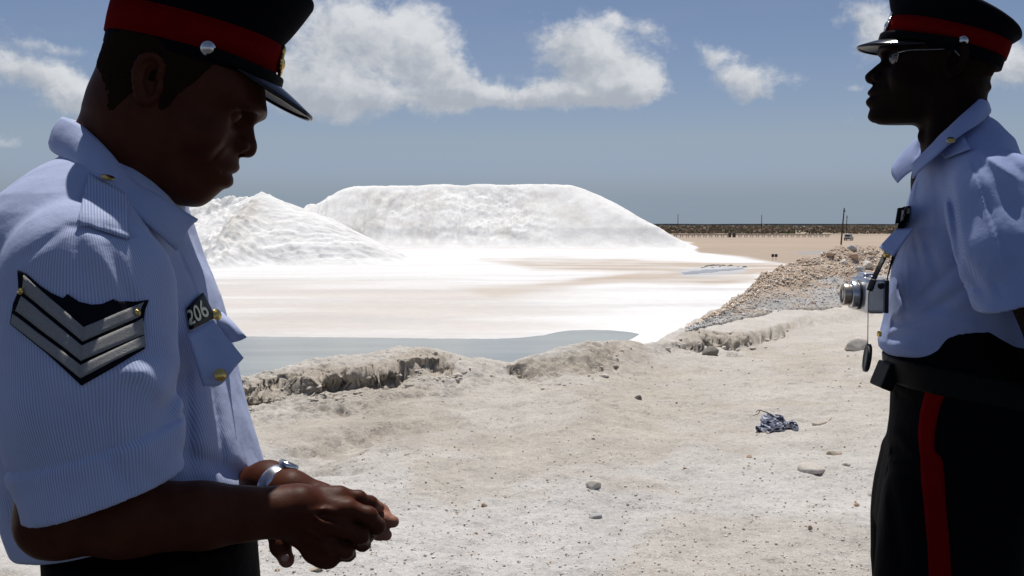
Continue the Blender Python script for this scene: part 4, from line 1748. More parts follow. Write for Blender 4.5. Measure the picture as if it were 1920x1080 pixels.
    def hand_near(p):
        k = .010
        d = cone(p, W0, P(560, 950, 1.168), .0275, .026)
        for key, w in (('i', (552, 935, 1.182)), ('m', (552, 952, 1.17)), ('r', (552, 970, 1.168)), ('l', (550, 985, 1.175))):
            d = smin(d, cone(p, P(*w), MC[key], .0165, .0125 if key != 'l' else .0120), k)
        d = smin(d, cone(p, P(545, 985, 1.18), P(606, 1040, 1.19), .017, .0145), k)
        d = smin(d, cone(p, P(560, 960, 1.19), P(620, 1000, 1.20), .020, .018), k)
        # knuckles and sinews
        for key in 'imrl':
            d = smin(d, ell(p, MC[key] + np.array([.0, -.006, .0]), (.0085, .008, .0085)), .006)
        for key, w in (('i', (565, 940, 1.166)), ('m', (565, 953, 1.155)), ('r', (565, 968, 1.153))):
            d = smin(d, cone(p, P(*w), MC[key] + np.array([0, -.0095, 0]), .0028, .0030), .006)
        for vp in ([(548, 945, 1.150), (578, 958, 1.150), (610, 955, 1.158), (636, 962, 1.166)], [(578, 958, 1.150), (604, 980, 1.150), (626, 984, 1.158)], [(552, 978, 1.152), (584, 1000, 1.156), (606, 1012, 1.164)]):
            d = smin(d, chain(p, [P(*w) for w in vp], [.0022] * len(vp), .003), .004)
        fg = [
            ([MC['i'], P(672, 935, 1.20), P(694, 944, 1.214), P(712, 951, 1.222)], [.0118, .0098, .0086, .0070]),
            ([MC['m'], P(690, 966, 1.178), P(706, 986, 1.192), P(694, 1003, 1.215)], [.0122, .0108, .0102, .0080]),
            ([MC['r'], P(676, 1004, 1.172), P(680, 1018, 1.196), P(664, 1014, 1.214)], [.0118, .0104, .0096, .0078]),
            ([MC['l'], P(648, 1033, 1.178), P(652, 1038, 1.200), P(636, 1030, 1.214)], [.0112, .0094, .0086, .0072]),
            ([P(566, 935, 1.196), P(606, 926, 1.222), P(645, 938, 1.232), P(676, 952, 1.234)], [.0150, .0128, .0112, .0085]),
        ]
        fd = None
        for pts, rd in fg:
            rd = [x * .93 for x in rd]
            c = chain(p, pts, rd, .004)
            # creased finger joints
            for jn in pts[1:3]:
                c = smin(c, ell(p, jn, (rd[1] * 1.04,) * 3), .003)
            fd = c if fd is None else smin(fd, c, .0011)
        # creases over the finger joints
        for pts, rd in fg[:4]:
            for jn in pts[1:3]:
                ax = pts[1] - pts[0]
                ax = ax / np.linalg.norm(ax)
                t = (p - jn) @ ax
                fd = fd + .0007 * np.cos(t * 2 * math.pi / .0042) * np.exp(-((p - jn) ** 2).sum(1) / .00011)
        d = smin(d, fd, .0030)
        d = smin(d, cone(p, P(590, 1035, 1.185), P(618, 1046, 1.192), .0135, .0125), .008)
        return d

    def hand_far(p):
        Wf = P(545, 923, 1.245)
        k = .010
        d = cone(p, Wf, P(590, 940, 1.245), .026, .025)
        ends = [P(660, 940, 1.240), P(664, 962, 1.235), P(658, 985, 1.236), P(645, 1005, 1.24)]
        st_ = [P(575, 930, 1.245), P(575, 945, 1.243), P(572, 960, 1.243), P(568, 975, 1.245)]
        for a, b in zip(st_, ends):
            d = smin(d, cone(p, a, b, .015, .0115), k)
        fg = [([ends[0], P(695, 952, 1.240), P(715, 960, 1.236), P(724, 966, 1.232)], [.0112, .0098, .0088, .0070]),
              ([ends[1], P(700, 966, 1.232), P(722, 975, 1.226), P(737, 978, 1.222)], [.0115, .0098, .0090, .0074]),
              ([ends[2], P(690, 992, 1.228), P(710, 998, 1.222), P(724, 1003, 1.218)], [.0112, .0094, .0086, .0070]),
              ([ends[3], P(668, 1012, 1.236), P(684, 1010, 1.236), P(694, 1004, 1.236)], [.0100, .0086, .0078, .0066]),
              ([P(520, 940, 1.235), P(514, 985, 1.215), P(526, 1024, 1.205), P(537, 1049, 1.200)], [.0170, .0130, .0110, .0098])]
        fd = None
        for pts, rd in fg:
            c = chain(p, pts, rd, .004)
            for jn in pts[1:3]:
                c = smin(c, ell(p, jn, (rd[1] * 1.03,) * 3), .003)
            fd = c if fd is None else smin(fd, c, .0018)
        return smin(d, fd, .004)

    def arms(p):
        d = smin(arm(p), hand_near(p), .010)
        d2 = hand_far(p)
        d = np.minimum(d, smin(d2, cone(p, P(500, 907, 1.266), P(545, 923, 1.245), .0265, .0265), .01))
        d = d + (vnoise(p[:, 0] * 60, p[:, 1] * 60, p[:, 2] * 60, 9) - .5) * .0012
        # chest core that carries arms and neck
        core = chain(p, [A0 + np.array([.02, .08, 0]), P(200, 420, YM), SF1 + np.array([0, -.06, 0])], [.042, .06, .042], .02)
        core = smin(core, cone(p, P(200, 420, YM), P(270, 900, YM), .085, .075), .03)
        core = smin(core, cone(p, P(270, 900, YM), P(280, 1080, YM), .075, .08), .03)
        core = smin(core, cone(p, P(200, 400, YM), P(200, 360, YM), .06, .055), .02)
        return smin(d, core, .02)
    v, q = iso_mesh(arms, (-.64, 1.01, .84), (-.10, 1.58, 1.46), .0021, 1.9)
    body_parts_v.append(v); body_parts_q.append(q)
    off = len(body_parts_v[0])
    body = mesh_np('body', np.vstack(body_parts_v), np.vstack([body_parts_q[0], body_parts_q[1] + off]), M_SKIN_A, root)

    bw = np.vstack(body_parts_v)
    pal = np.zeros(len(bw))
    for t, r_ in ((P(724, 966, 1.232), .020), (P(737, 978, 1.222), .026), (P(724, 1003, 1.218), .024), (P(694, 1004, 1.236), .02), (P(537, 1049, 1.2), .015), (P(712, 951, 1.222), .018)):
        pal = np.maximum(pal, smoothstep(np.linalg.norm(bw - t, axis=1), r_, r_ * .45))
    set_float_attr(body.data, 'palm', pal)
    # nails on the finger tips that show
    def nail(pos, nrm, along, w, l, name='fingernail'):
        M = frame_from(nrm, pos, up=tuple(along))
        Mi = np.array(M.to_3x3())
        mo = np.array(M.translation)
        v, q = iso_mesh(lambda p: np.maximum(ell(p, (0, 0, -.004), (w, l, .0052)), -p[:, 2] - .0008), (-w * 1.3, -l * 1.3, -.002), (w * 1.3, l * 1.3, .002), .0006)
        return mesh_np(name, v @ Mi.T + mo, q, M_NAIL, body)
    ax = P(537, 1049, 1.2) - P(526, 1024, 1.205)
    nail(P(534.5, 1046, 1.1905), (-.15, -1, .1), tuple(np.cross([-.15, -1, .1], ax)), .0062, .0078)
    nail(P(735, 973.5, 1.220), (.15, -.35, 1), (0, 1, .3), .0050, .0050)
    nail(P(713, 946.5, 1.221), (.2, -.3, 1), (0, 1, .3), .0048, .0048)

    cropped_hair(pr, oo, Rm, (-.68, 1.19, 1.44), (-.28, 1.46, 1.66), body)
    # ---- watch
    wa = P(508, 893, 1.262)
    axis = P(545, 928, 1.245) - P(500, 904, 1.266)
    axis /= np.linalg.norm(axis)
    M = frame_from(axis, P(517, 914, 1.2575))
    prof = [(.0262, -.0095), (.0284, -.0100), (.0290, -.005), (.0291, 0), (.0290, .005), (.0284, .0100), (.0262, .0095)]
    wb = lathe(prof, M_STEEL, 'wristwatch', body, M, 44)
    nrm = np.array([.40, .20, .86])
    nrm -= axis * (nrm @ axis)
    nrm /= np.linalg.norm(nrm)
    Mc = frame_from(nrm, np.array(P(517, 914, 1.2575)) + nrm * .0300 + axis * .004)
    lathe([(.0005, -.004), (.0122, -.004), (.0136, -.001), (.0136, .003), (.0122, .0052), (.0114, .0048), (.0005, .0046)], M_STEEL, 'watch_case', wb, Mc, 32)
    lathe([(.0005, .0046), (.0112, .0046), (.0112, .0055), (.0005, .0057)], textured('watch_glass', (.05, .06, .07), .06, .6), 'watch_glass', wb, Mc, 32)

    # ---- cap
    CR = math.radians(13.5)
    co = oo + Rm @ np.array([.0310, 0, .0495])
    cf = u * math.cos(CR) - z * math.sin(CR)
    cu = u * math.sin(CR) + z * math.cos(CR)
    build_cap(root, rot_frame(cf, cu, co), .1065, .0805,
              dict(low=.0140, red=.0390, crown_h=.047, over_f=.030, over_b=.020, over_w=.028, tilt=.012, visor=.062, visor_drop=math.radians(24), visor_half=56,
                   button_angle=math.radians(78), button_r=.0094, badge_h=.016, brass=True, strap_z=.006))

    # ---- trousers, belt and shoes
    hip = P(285, 1065, YM)
    Tz = np.array([.86, .93, P(0, 1040, YM)[2]])
    L1, L2 = np.array([hip[0] + .01, YM - .10, 0]), np.array([hip[0] - .01, YM + .10, 0])

    def legs(p):
        d, _ = slices(p, np.array([.70, .80, .88, .94]), np.array([hip[0] + .135, hip[0] + .140, hip[0] + .135, hip[0] + .132]),
                      np.array([hip[0] - .13, hip[0] - .145, hip[0] - .135, hip[0] - .125]), YM, np.array([.17, .180, .172, .160]), 2.3)
        d = smax(d, p[:, 2] - .975, .004)
        d = smax(d, .74 - p[:, 2], .03)
        for L in (L1, L2):
            t = L + np.array([0, 0, .80]); kn = L + np.array([.015, 0, .47]); an = L + np.array([-.01, 0, .07])
            d = smin(d, chain(p, [t, kn, an], [.098, .080, .074], .02), .03)
        d = smax(d, .035 - p[:, 2], .005)
        w = (vnoise(p[:, 0] * 14, p[:, 1] * 14, p[:, 2] * 8, 15) - .5) * .012
        return d + w
    v, q = iso_mesh(legs, (hip[0] - .22, YM - .26, .0), (hip[0] + .22, YM + .26, 1.0), .006, 1.8)
    tr = mesh_np('trousers', v, q, M_TROUSER, root)
    for L in (L1, L2):
        def shoe(p, L=L):
            d = cone(p, L + np.array([-.05, 0, .05]), L + np.array([.14, 0, .035]), .046, .040)
            return smax(d, -p[:, 2] + .003, .004)
        v, q = iso_mesh(shoe, L + np.array([-.13, -.08, -.01]), L + np.array([.24, .08, .13]), .005)
        mesh_np('shoe', v, q, M_SOLE, root)
    return root


def text_on_quad(txt, quad, box, bvh, mat, parent, bold=0.0, off=.0012, thick=.0012):
    """raised figures: text bent into a quad of picture points, dropped on a surface; box = u0,u1,v0,v1 inside the quad (v down)"""
    cu = bpy.data.curves.new('figures', 'FONT')
    cu.body = txt
    cu.resolution_u = 3
    cu.offset = bold
    to = bpy.data.objects.new('figures', cu)
    COL.objects.link(to)
    bpy.context.view_layer.update()
    dg = bpy.context.evaluated_depsgraph_get()
    me = bpy.data.meshes.new_from_object(to.evaluated_get(dg))
    bpy.data.objects.remove(to)
    bm = bmesh.new()
    bm.from_mesh(me)
    xs = [v.co.x for v in bm.verts]
    ys = [v.co.y for v in bm.verts]
    x0, x1, y0, y1 = min(xs), max(xs), min(ys), max(ys)
    bmesh.ops.triangulate(bm, faces=bm.faces[:])
    for _ in range(2):
        bmesh.ops.subdivide_edges(bm, edges=[e for e in bm.edges if e.calc_length() > .12], cuts=1)
        bmesh.ops.triangulate(bm, faces=bm.faces[:])
    q = np.array(quad, float)
    last = None
    for v in bm.verts:
        u = box[0] + (v.co.x - x0) / (x1 - x0) * (box[1] - box[0])
        w = box[3] - (v.co.y - y0) / (y1 - y0) * (box[3] - box[2])
        p = (q[0] * (1 - u) + q[1] * u) * (1 - w) + (q[3] * (1 - u) + q[2] * u) * w
        s, n = drop(bvh, p[0], p[1], off)
        if s is None:
            s = last if last is not None else P(p[0], p[1], 1.2)
        last = s
        v.co = s
    me2 = bpy.data.meshes.new('badge_figures')
    bm.to_mesh(me2)
    bm.free()
    bpy.data.meshes.remove(me)
    o = link_mesh('badge_figures', me2, mat, parent, smooth=False)
    orient_out(o)
    return o


NEAR = officer_near()


# ================================================================== the far officer on the right
MX = np.array([-1.0, 1.0, 1.0])


def officer_far():
    YM = 1.95
    K = YM / FPX
    base = P(1790, 700, YM)
    root = empty('person', (base[0], YM, 0))
    tag(root, 'uniformed man in sunglasses with red striped trousers and a camera hung on his chest', 'person', 'uniformed officers')

    YAW = math.radians(16)
    cyw, syw = math.cos(YAW), math.sin(YAW)

    def turn(p):
        """body frame: turned a little away from the lens about the spine"""
        x, y = p[:, 0] - base[0], p[:, 1] - YM
        return np.stack([base[0] + x * cyw - y * syw, YM + x * syw + y * cyw, p[:, 2]], 1)
    # ---- shirt (slices are written in mirrored x so that 'front' is the larger value)
    T = [(218, 1778, 1852, .050), (244, 1757, 1872, .074), (266, 1746, 1890, .100), (292, 1736, 1896, .126), (320, 1724, 1916, .146), (350, 1716, 1930, .160), (390, 1707, 1942, .170), (440, 1694, 1950, .176),
         (500, 1682, 1954, .176), (560, 1672, 1950, .172), (610, 1663, 1942, .168), (640, 1655, 1936, .164), (655, 1656, 1934, .160), (680, 1690, 1915, .150)]
    zs = np.array([P(0, t[0], YM)[2] for t in T])[::-1]
    fr = -np.array([P(t[1], t[0], YM)[0] for t in T])[::-1]
    bk = -np.array([P(t[2], t[0], YM)[0] for t in T])[::-1]
    hw = np.array([t[3] for t in T])[::-1]
    NB = P(1796, 300, YM)
    S1, S2, S3 = P(1880, 392, 1.745), P(1903, 480, 1.70), P(1930, 585, 1.665)
    F1, F2 = np.array([S1[0] + .10, 2 * YM - S1[1] + .01, S1[2]]), np.array([S3[0] + .12, 2 * YM - S3[1], S3[2]])
    cufA, cufN = plane_cut((1825, 541), (1895, 514), 1.68, .1)
    hemA, hemN = plane_cut((1845, 577), (1905, 553), 1.68, .1)

    def sleeve_d(p, dr=0.0):
        q = p.copy()
        yc = np.interp(-p[:, 2], [-S1[2], -S2[2], -S3[2]], [S1[1], S2[1], S3[1]])
        q[:, 1] = (p[:, 1] - yc) * 1.35 + yc
        d = smin(cone(q, S1, S2, .095 + dr, .090 + dr), cone(q, S2, S3, .090 + dr, .084 + dr), .02)
        return d / 1.1

    def shirt(p):
        px, py = to_px(p)
        near = (p[:, 1] < YM - .03).astype(float)
        f = 0
        for A, B, w, dp in (((1772, 300), (1800, 480), 7, .009), ((1800, 480), (1850, 560), 10, .006), ((1815, 296), (1886, 508), 3.2, -.0035), ((1822, 300), (1893, 505), 5, .003),
                            ((1840, 300), (1918, 420), 12, .006), ((1870, 275), (1920, 330), 9, .007), ((1835, 285), (1900, 330), 7, -.005), ((1735, 440), (1760, 520), 10, .005),
                            ((1700, 585), (1790, 500), 10, .006), ((1712, 600), (1810, 545), 12, .007), ((1668, 488), (1698, 578), 3.5, .004), ((1712, 430), (1728, 505), 5, .003),
                            ((1655, 610), (1720, 600), 9, .006), ((1665, 636), (1720, 622), 8, .006), ((1720, 330), (1716, 420), 6, .0035), ((1745, 330), (1750, 430), 9, -.004),
                            ((1730, 565), (1850, 600), 12, .006), ((1860, 520), (1880, 555), 7, .004), ((1700, 480), (1705, 575), 4, -.003)):
            f = f + crease2(px, py, near, A, B, w, dp)
        f = f + .8 * ((vnoise(p[:, 0] * 16, p[:, 1] * 16, p[:, 2] * 9, 25) - .5) * .008 + (vnoise(p[:, 0] * 38, p[:, 1] * 38, p[:, 2] * 24, 26) - .5) * .003)
        dt, phi = slices(turn(p) * MX, zs, fr, bk, YM, hw, 2.3)
        dt = smax(dt, p[:, 2] - zs[-1], .02)
        d = smin(dt + f, cone(p, NB + np.array([0, -.05, 0]), P(1858, 352, 1.775), .050, .070), .05)
        d = smin(d, cone(p, NB + np.array([.01, .05, 0]), F1 + np.array([-.01, -.03, .02]), .050, .070), .05)
        ds = sleeve_d(p) + f
        below = (p - cufA) @ cufN
        ds = ds - .003 * smoothstep(below, -.0015, .0015) + .0015 * np.exp(-(below / .003) ** 2)
        ds = smax(ds, (p - hemA) @ hemN, .003)
        cav = sleeve_d(p, -.0095) + f
        ds = np.maximum(ds, -np.maximum(cav, -.10 - (p - hemA) @ hemN))
        d = smin(d, ds, .014)
        df = cone(p, F1, F2, .076, .074)
        df = smax(df, F2[2] + .02 - p[:, 2], .004)
        df = np.maximum(df, -np.maximum(cone(p, F1, F2, .069, .067), p[:, 2] - F2[2] - .11))
        d = smin(d, df, .016)
        return d
    v, q = iso_mesh(shirt, (.58, 1.58, 1.10), (1.22, 2.28, 1.58), .0036, 2.1)
    so = mesh_np('shirt', v, q, M_SHIRT_B, root)
    dt, phi = slices(turn(v) * MX, zs, fr, bk, YM, hw, 2.3)
    add_weave(so, np.where(sleeve_d(v) < dt, v[:, 0] + v[:, 2] * .3, phi * .165))
    bv = bvh_of(so)

    # ---- collar
    def c3(l):
        return np.array([P(*t) for t in l])
    fold = spline(c3([(1842, 180, 1.95), (1838, 183, 1.905), (1822, 198, 1.880), (1796, 221, 1.868), (1768, 248, 1.862), (1742, 274, 1.872), (1722, 294, 1.888), (1707, 309, 1.905)]), 36)
    outer = spline(c3([(1859, 207, 1.95), (1856, 214, 1.895), (1836, 232, 1.845), (1806, 250, 1.818), (1776, 272, 1.806), (1748, 296, 1.810), (1726, 316, 1.826), (1710, 334, 1.848)]), 36)
    inner = spline(c3([(1832, 205, 1.95), (1828, 208, 1.91), (1812, 222, 1.890), (1790, 242, 1.878), (1768, 265, 1.880), (1750, 290, 1.895), (1736, 310, 1.92), (1724, 326, 1.94)]), 36)
    rows = []
    for s in range(9):
        t = s / 8
        rows.append(outer * (1 - t) + fold * t + np.array([0, -.005, .003]) * math.sin(math.pi * t))
    for s in range(1, 6):
        t = s / 5
        rows.append(fold * (1 - t) + inner * t)
    both = []
    for r in rows:
        mir = r[::-1].copy()
        mir[:, 1] = 2 * YM - mir[:, 1]
        e = np.linspace(1, 0, len(mir)) ** 1.2
        mir[:, 0] += .050 * e
        both.append(np.vstack([mir[:-1], r]))
    col = rib_mesh(both, M_SHIRT_B, 'collar', so)
    orient_out(col)
    solid(col, .0028)
    cw = np.array([vv.co[:] for vv in col.data.vertices])
    add_weave(col, cw[:, 0] * .7 + cw[:, 2] * .9)

    ep = patch(bv, 'epaulette', [(1762, 280), (1800, 250), (1824, 284), (1778, 300)], M_SHIRT_B, so, 12, 12, .008, .003)
    cw = np.array([vv.co[:] for vv in ep.data.vertices])
    add_weave(ep, cw[:, 0])
    button(so, P(1783, 263, 1.800), (-.2, -.7, .7), .0075)

    # ---- number plate and pocket flap
    TL, TR, BR, BL = (1684, 390), (1709, 387), (1706, 416), (1679, 420)
    plate = patch(bv, 'number_badge', [TL, TR, BR, BL], M_BADGE, so, 6, 6, .0055, .0032, 1.85)
    text_on_quad("1'", [TL, TR, BR, BL], (.30, .94, .12, .90), bvh_of(plate), M_LETTER, plate, bold=.05)
    rows = []
    tp, bt = spline([(1679, 430), (1692, 428), (1702, 427), (1712, 426)], 11), spline([(1648, 463), (1655, 468), (1664, 474), (1674, 480)], 11)
    for i in range(11):
        row = []
        for j in range(9):
            t = j / 8
            p2 = tp[i] * (1 - t) + bt[i] * t
            w, n = drop(bv, p2[0], p2[1], .003 + .010 * t)
            yf = 1.895 - .055 * i / 10 - .01 * t
            if w is None or w[1] > yf:
                w = P(p2[0], p2[1], yf)
            row.append(w)
        rows.append(row)
    fl = rib_mesh(rows, M_SHIRT_B, 'pocket_flap', so)
    orient_out(fl)
    solid(fl, .0025)
    cw = np.array([vv.co[:] for vv in fl.data.vertices])
    add_weave(fl, cw[:, 0] + cw[:, 1])
    button(so, P(1663, 477, 1.855), (-.6, -.75, .1), .0070)
    button(so, P(1649, 626, 1.925), (-.9, -.35, .1), .0065)

    # ---- head, neck and arms
    th = math.radians(15)
    u = np.array([-math.cos(th), math.sin(th), 0])
    z = np.array([0, 0, 1.0])
    ho = P(1776, 124, YM)
    Rm, oo = rot_frame(u, z, ho)
    k = K * 1.015

    def pk(l):
        return [(b * k, a * k) for a, b in l]
    pr = dict(front=[(.10, .098), (.05, .1165), (.030, .1175), (.014, .1140), (-.008, .1165), (-.030, .1200), (-.045, .1240), (-.062, .1250), (-.075, .1240), (-.090, .1255), (-.100, .1180), (-.106, .095), (-.112, .06)],
              back=[(.10, -.085), (.030, -.094), (0, -.088), (-.02, -.078), (-.033, -.070), (-.046, -.066), (-.060, -.058), (-.08, -.02), (-.112, .02)],
              width=[(.10, .068), (.04, .0735), (0, .0725), (-.03, .069), (-.06, .062), (-.085, .053), (-.100, .042), (-.112, .028)],
              top=.085, bottom=-.108, cheek=(.078, .051, -.022), brow=(.108, .028, .032), eye=(.094, .031, .014), nasion=(.118, .013), nose_tip=(.1440, -.0145), mouth=(.1360, -.0515),
              profile=pk([(110, 56), (115, 44), (117, 33), (115, 22), (115, 13), (124, 5), (135, -5), (141.5, -12), (141, -20), (136, -26), (128, -29), (131, -35), (136.5, -42), (136, -47), (132.5, -50.5), (137, -55), (139.5, -60), (138, -66),
                          (132.5, -73), (134.5, -82), (135.5, -90), (131, -98), (121, -104), (95, -106)]),
              spread=[(.060, .09), (.034, .055), (.020, .016), (.010, .0125), (0, .0135), (-.014, .0165), (-.026, .0175), (-.032, .022), (-.042, .028), (-.054, .028), (-.066, .026), (-.076, .030), (-.090, .031), (-.110, .040)],
              ear=(-.002, .0), ear_scale=1.05)
    pr['hairline'] = [(-.10, -.060), (-.06, -.062), (-.034, -.060), (-.020, -.044), (-.014, -.016), (.0, .010), (.012, .004), (.022, -.022), (.032, -.022), (.042, .008), (.056, .032), (.072, .070), (.11, .16)]
    hf = head_fn(pr)
    neck = [P(1790, 165, YM), P(1790, 250, YM), P(1800, 330, YM)]

    def head(p):
        d = hf((p - oo) @ Rm)
        dn = chain(p, neck, [.056, .058, .070], .02)
        dn = smin(dn, ell(p, P(1732, 256, YM), (.010, .009, .011)), .014)
        dn = smin(dn, cone(p, P(1756, 190, YM - .045), P(1752, 290, YM - .02), .010, .009), .02)
        # fold of the nape
        dn = smin(dn, ell(p, P(1838, 168, YM), (.012, .034, .007)), .008)
        d = smin(d, dn, .020)
        return smax(d, P(0, 325, YM)[2] - p[:, 2], .004)
    v1, q1 = iso_mesh(head, (.62, 1.80, 1.44), (.98, 2.12, 1.82), .0019, 1.9)
    EL, WR = P(1985, 650, 1.665), P(2010, 790, 1.90)
    EF, WF = np.array([EL[0], 2 * YM - EL[1], EL[2]]), P(2012, 800, 1.97)

    def arms(p):
        d = chain(p, [P(1882, 392, 1.75), EL, WR], [.050, .043, .030], .015)
        d = smin(d, chain(p, [F1, EF, WF], [.050, .043, .030], .015), .01)
        hand = None
        for W, sg in ((WR, 1), (WF, -1)):
            c = cone(p, W, W + np.array([-.01, .06 * sg, -.03]), .030, .032)
            for i in range(4):
                a = W + np.array([-.005 + .012 * i, .075 * sg, -.03 - .012 * i])
                c = smin(c, chain(p, [a, a + np.array([.0, .035 * sg, -.012]), a + np.array([-.012, .052 * sg, -.03])], [.0095, .009, .0075], .003), .004)
            c = smin(c, chain(p, [W + np.array([-.02, .03 * sg, .0]), W + np.array([-.04, .06 * sg, .0]), W + np.array([-.04, .085 * sg, -.005])], [.012, .011, .009], .004), .006)
            hand = c if hand is None else np.minimum(hand, c)
        d = smin(d, hand, .008)
        core = chain(p, [P(1882, 392, 1.79), P(1800, 340, YM), F1 + np.array([0, -.06, 0])], [.05, .07, .05], .02)
        core = smin(core, cone(p, P(1800, 340, YM), P(1800, 700, YM), .085, .08), .03)
        return smin(d, core, .02)
    v2, q2 = iso_mesh(arms, (.72, 1.58, .92), (1.32, 2.32, 1.52), .0035, 1.9)
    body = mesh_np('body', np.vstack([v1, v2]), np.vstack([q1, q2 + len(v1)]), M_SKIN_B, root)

    cropped_hair(pr, oo, Rm, (.62, 1.80, 1.60), (.98, 2.12, 1.82), body)

    # ---- cap
    cr = math.radians(16.5)
    co = oo + Rm @ np.array([.0095, 0, .0175])
    build_cap(root, rot_frame(u * math.cos(cr) + z * math.sin(cr), -u * math.sin(cr) + z * math.cos(cr), co), .1080, .0800,
              dict(low=.0200, red=.0300, crown_h=.036, over_f=.028, over_b=.014, over_w=.030, tilt=.022, visor=.047, visor_drop=math.radians(24), visor_half=70,
                   button_angle=math.radians(98), button_r=.0092, badge_h=.021, brass=False, strap_z=.009))

    # ---- sunglasses
    def hw_(a, c, b):
        return Rm @ np.array([a, c, b]) + oo
    gl = empty('sunglasses', tuple(hw_(.1, 0, .018)))
    gl.parent = root
    bpy.context.view_layer.update()
    gl.matrix_parent_inverse = root.matrix_world.inverted()
    M_LENS = textured('smoked_lens', (.012, .012, .016), .14, .3, 0, .1, 30)
    M_WIRE = textured('gunmetal_wire', (.25, .24, .22), .3, .5, 1.0, .1, 90)
    for sg in (1, -1):
        c0 = np.array([.1010, .0330 * sg, .0165])
        n = np.array([.93, .30 * sg, 0])
        n /= np.linalg.norm(n)
        e1 = np.array([-n[1], n[0], 0])
        e2 = np.array([0, 0, 1.0])
        rim = []
        for t in np.linspace(0, 2 * math.pi, 33):
            rim.append(c0 + e1 * .0255 * math.cos(t) + e2 * .0165 * (math.sin(t) + .12 * math.cos(2 * t)))
        rim = np.array(rim)
        tube([hw_(*r) for r in rim], .0011, M_WIRE, 'lens_rim', gl, n=80, sides=8)
        rows = []
        for s in np.linspace(0, 1, 6):
            rows.append([hw_(*(c0 + (r - c0) * s + n * .0035 * (1 - s * s))) for r in rim])
        ln = rib_mesh(rows, M_LENS, 'lens', gl)
        solid(ln, .0018)
        hinge = c0 + e1 * .0255 * (1 if sg > 0 else -1) + e2 * .004
        tube([hw_(*hinge), hw_(.075, .0715 * sg, .0215), hw_(.03, .0775 * sg, .0200), hw_(.004, .0785 * sg, .0190), hw_(-.012, .0790 * sg, .004)], .0012, M_WIRE, 'temple_arm', gl, n=40, sides=8)
    tube([hw_(.1085, .0085, .019), hw_(.1150, .004, .021), hw_(.1165, 0, .0215), hw_(.1150, -.004, .021), hw_(.1085, -.0085, .019)], .0011, M_WIRE, 'bridge', gl, n=24, sides=8)

    # ---- trousers
    TT = [(600, 1688, 1930), (640, 1672, 1938), (668, 1668, 1942), (700, 1670, 1946), (740, 1678, 1950), (790, 1675, 1952), (840, 1668, 1944), (870, 1664, 1930), (920, 1655, 1910), (960, 1650, 1898), (1000, 1646, 1893), (1080, 1642, 1882),
          (1200, 1650, 1870), (1400, 1665, 1852), (1600, 1680, 1838), (1760, 1690, 1832)]
    tz = np.array([P(0, t[0], YM)[2] for t in TT])[::-1]
    tf = -np.array([P(t[1], t[0], YM)[0] for t in TT])[::-1]
    tb = -np.array([P(t[2], t[0], YM)[0] for t in TT])[::-1]
    ztop_side, ztop_front = P(0, 640, 1.80)[2], P(0, 676, 1.88)[2]
    xs_side = P(1719, 640, 1.82)[0]

    def legs(p):
        m = turn(p) * MX
        dw, _ = slices(m, tz, tf, tb, YM, np.interp(tz, [.74, .9, 1.0, 1.1, 1.2], [.165, .186, .184, .172, .166]), 2.35)
        dw = smax(dw, .78 - p[:, 2], .02)
        top = ztop_front + (ztop_side - ztop_front) * smoothstep(p[:, 0], xs_side - .012, xs_side + .008) + .02 * smoothstep(p[:, 0], xs_side, xs_side + .1) * smoothstep(p[:, 0], xs_side + .22, xs_side + .12)
        dw = smax(dw, (p[:, 2] - top) * .8, .004)
        d = dw
        for yy in (YM - .092, YM + .092):
            dl, _ = slices(m, tz, tf, tb, yy, np.interp(tz, [0, .4, .8, 1.0], [.075, .083, .098, .098]), 2.2)
            d = smin(d, smax(dl, p[:, 2] - .95, .03), .02)
        d = smax(d, .03 - p[:, 2], .005)
        px, py = to_px(p)
        near = (p[:, 1] < YM - .02).astype(float)
        f = 0
        for A, B, w, dp in (((1668, 850), (1760, 835), 10, .008), ((1660, 880), (1740, 905), 12, .007), ((1670, 800), (1720, 860), 10, -.005), ((1670, 900), (1690, 1080), 10, .006), ((1900, 930), (1840, 960), 14, .008),
                            ((1800, 850), (1920, 870), 16, .006), ((1672, 735), (1700, 745), 6, .004)):
            f = f + crease2(px, py, near, A, B, w, dp)
        return d + f + (vnoise(p[:, 0] * 11, p[:, 1] * 11, p[:, 2] * 6, 35) - .5) * .012
    v, q = iso_mesh(legs, (.66, 1.70, 0), (1.16, 2.20, 1.20), .005, 2.2)
    tr = mesh_np('trousers', v, q, M_TROUSER, root)
    tbv = bvh_of(tr)
    strip(tbv, 'trouser_stripe', [(1752, 708), (1741, 722), (1729, 765), (1724, 810), (1726, 850), (1729, 900), (1734, 960), (1739, 1020), (1742, 1085), (1748, 1200), (1754, 1400)],
          [(1762, 708), (1775, 730), (1763, 765), (1754, 810), (1754, 845), (1768, 866), (1774, 950), (1780, 1020), (1784, 1085), (1790, 1200), (1792, 1400)], M_RED, tr, 90, 5, .003, .0025)

    # ---- belt with its buckle, dark on dark
    zb0, zb1 = P(0, 732, YM)[2], P(0, 684, YM)[2]

    def belt(p):
        m = turn(p) * MX
        d, _ = slices(m, tz, tf + .006, tb - .006, YM, np.interp(tz, [.74, .9, 1.0, 1.1, 1.2], [.165, .186, .184, .172, .166]) + .006, 2.35)
        tilt = (p[:, 0] - base[0]) * .16
        return np.maximum(np.maximum(d, -d - .007), np.maximum(p[:, 2] + tilt - zb1, zb0 - p[:, 2] - tilt))
    v, q = iso_mesh(belt, (.62, 1.70, .98), (1.18, 2.20, 1.16), .0035, 2.2)
    mesh_np('belt', v, q, M_BELT, root)

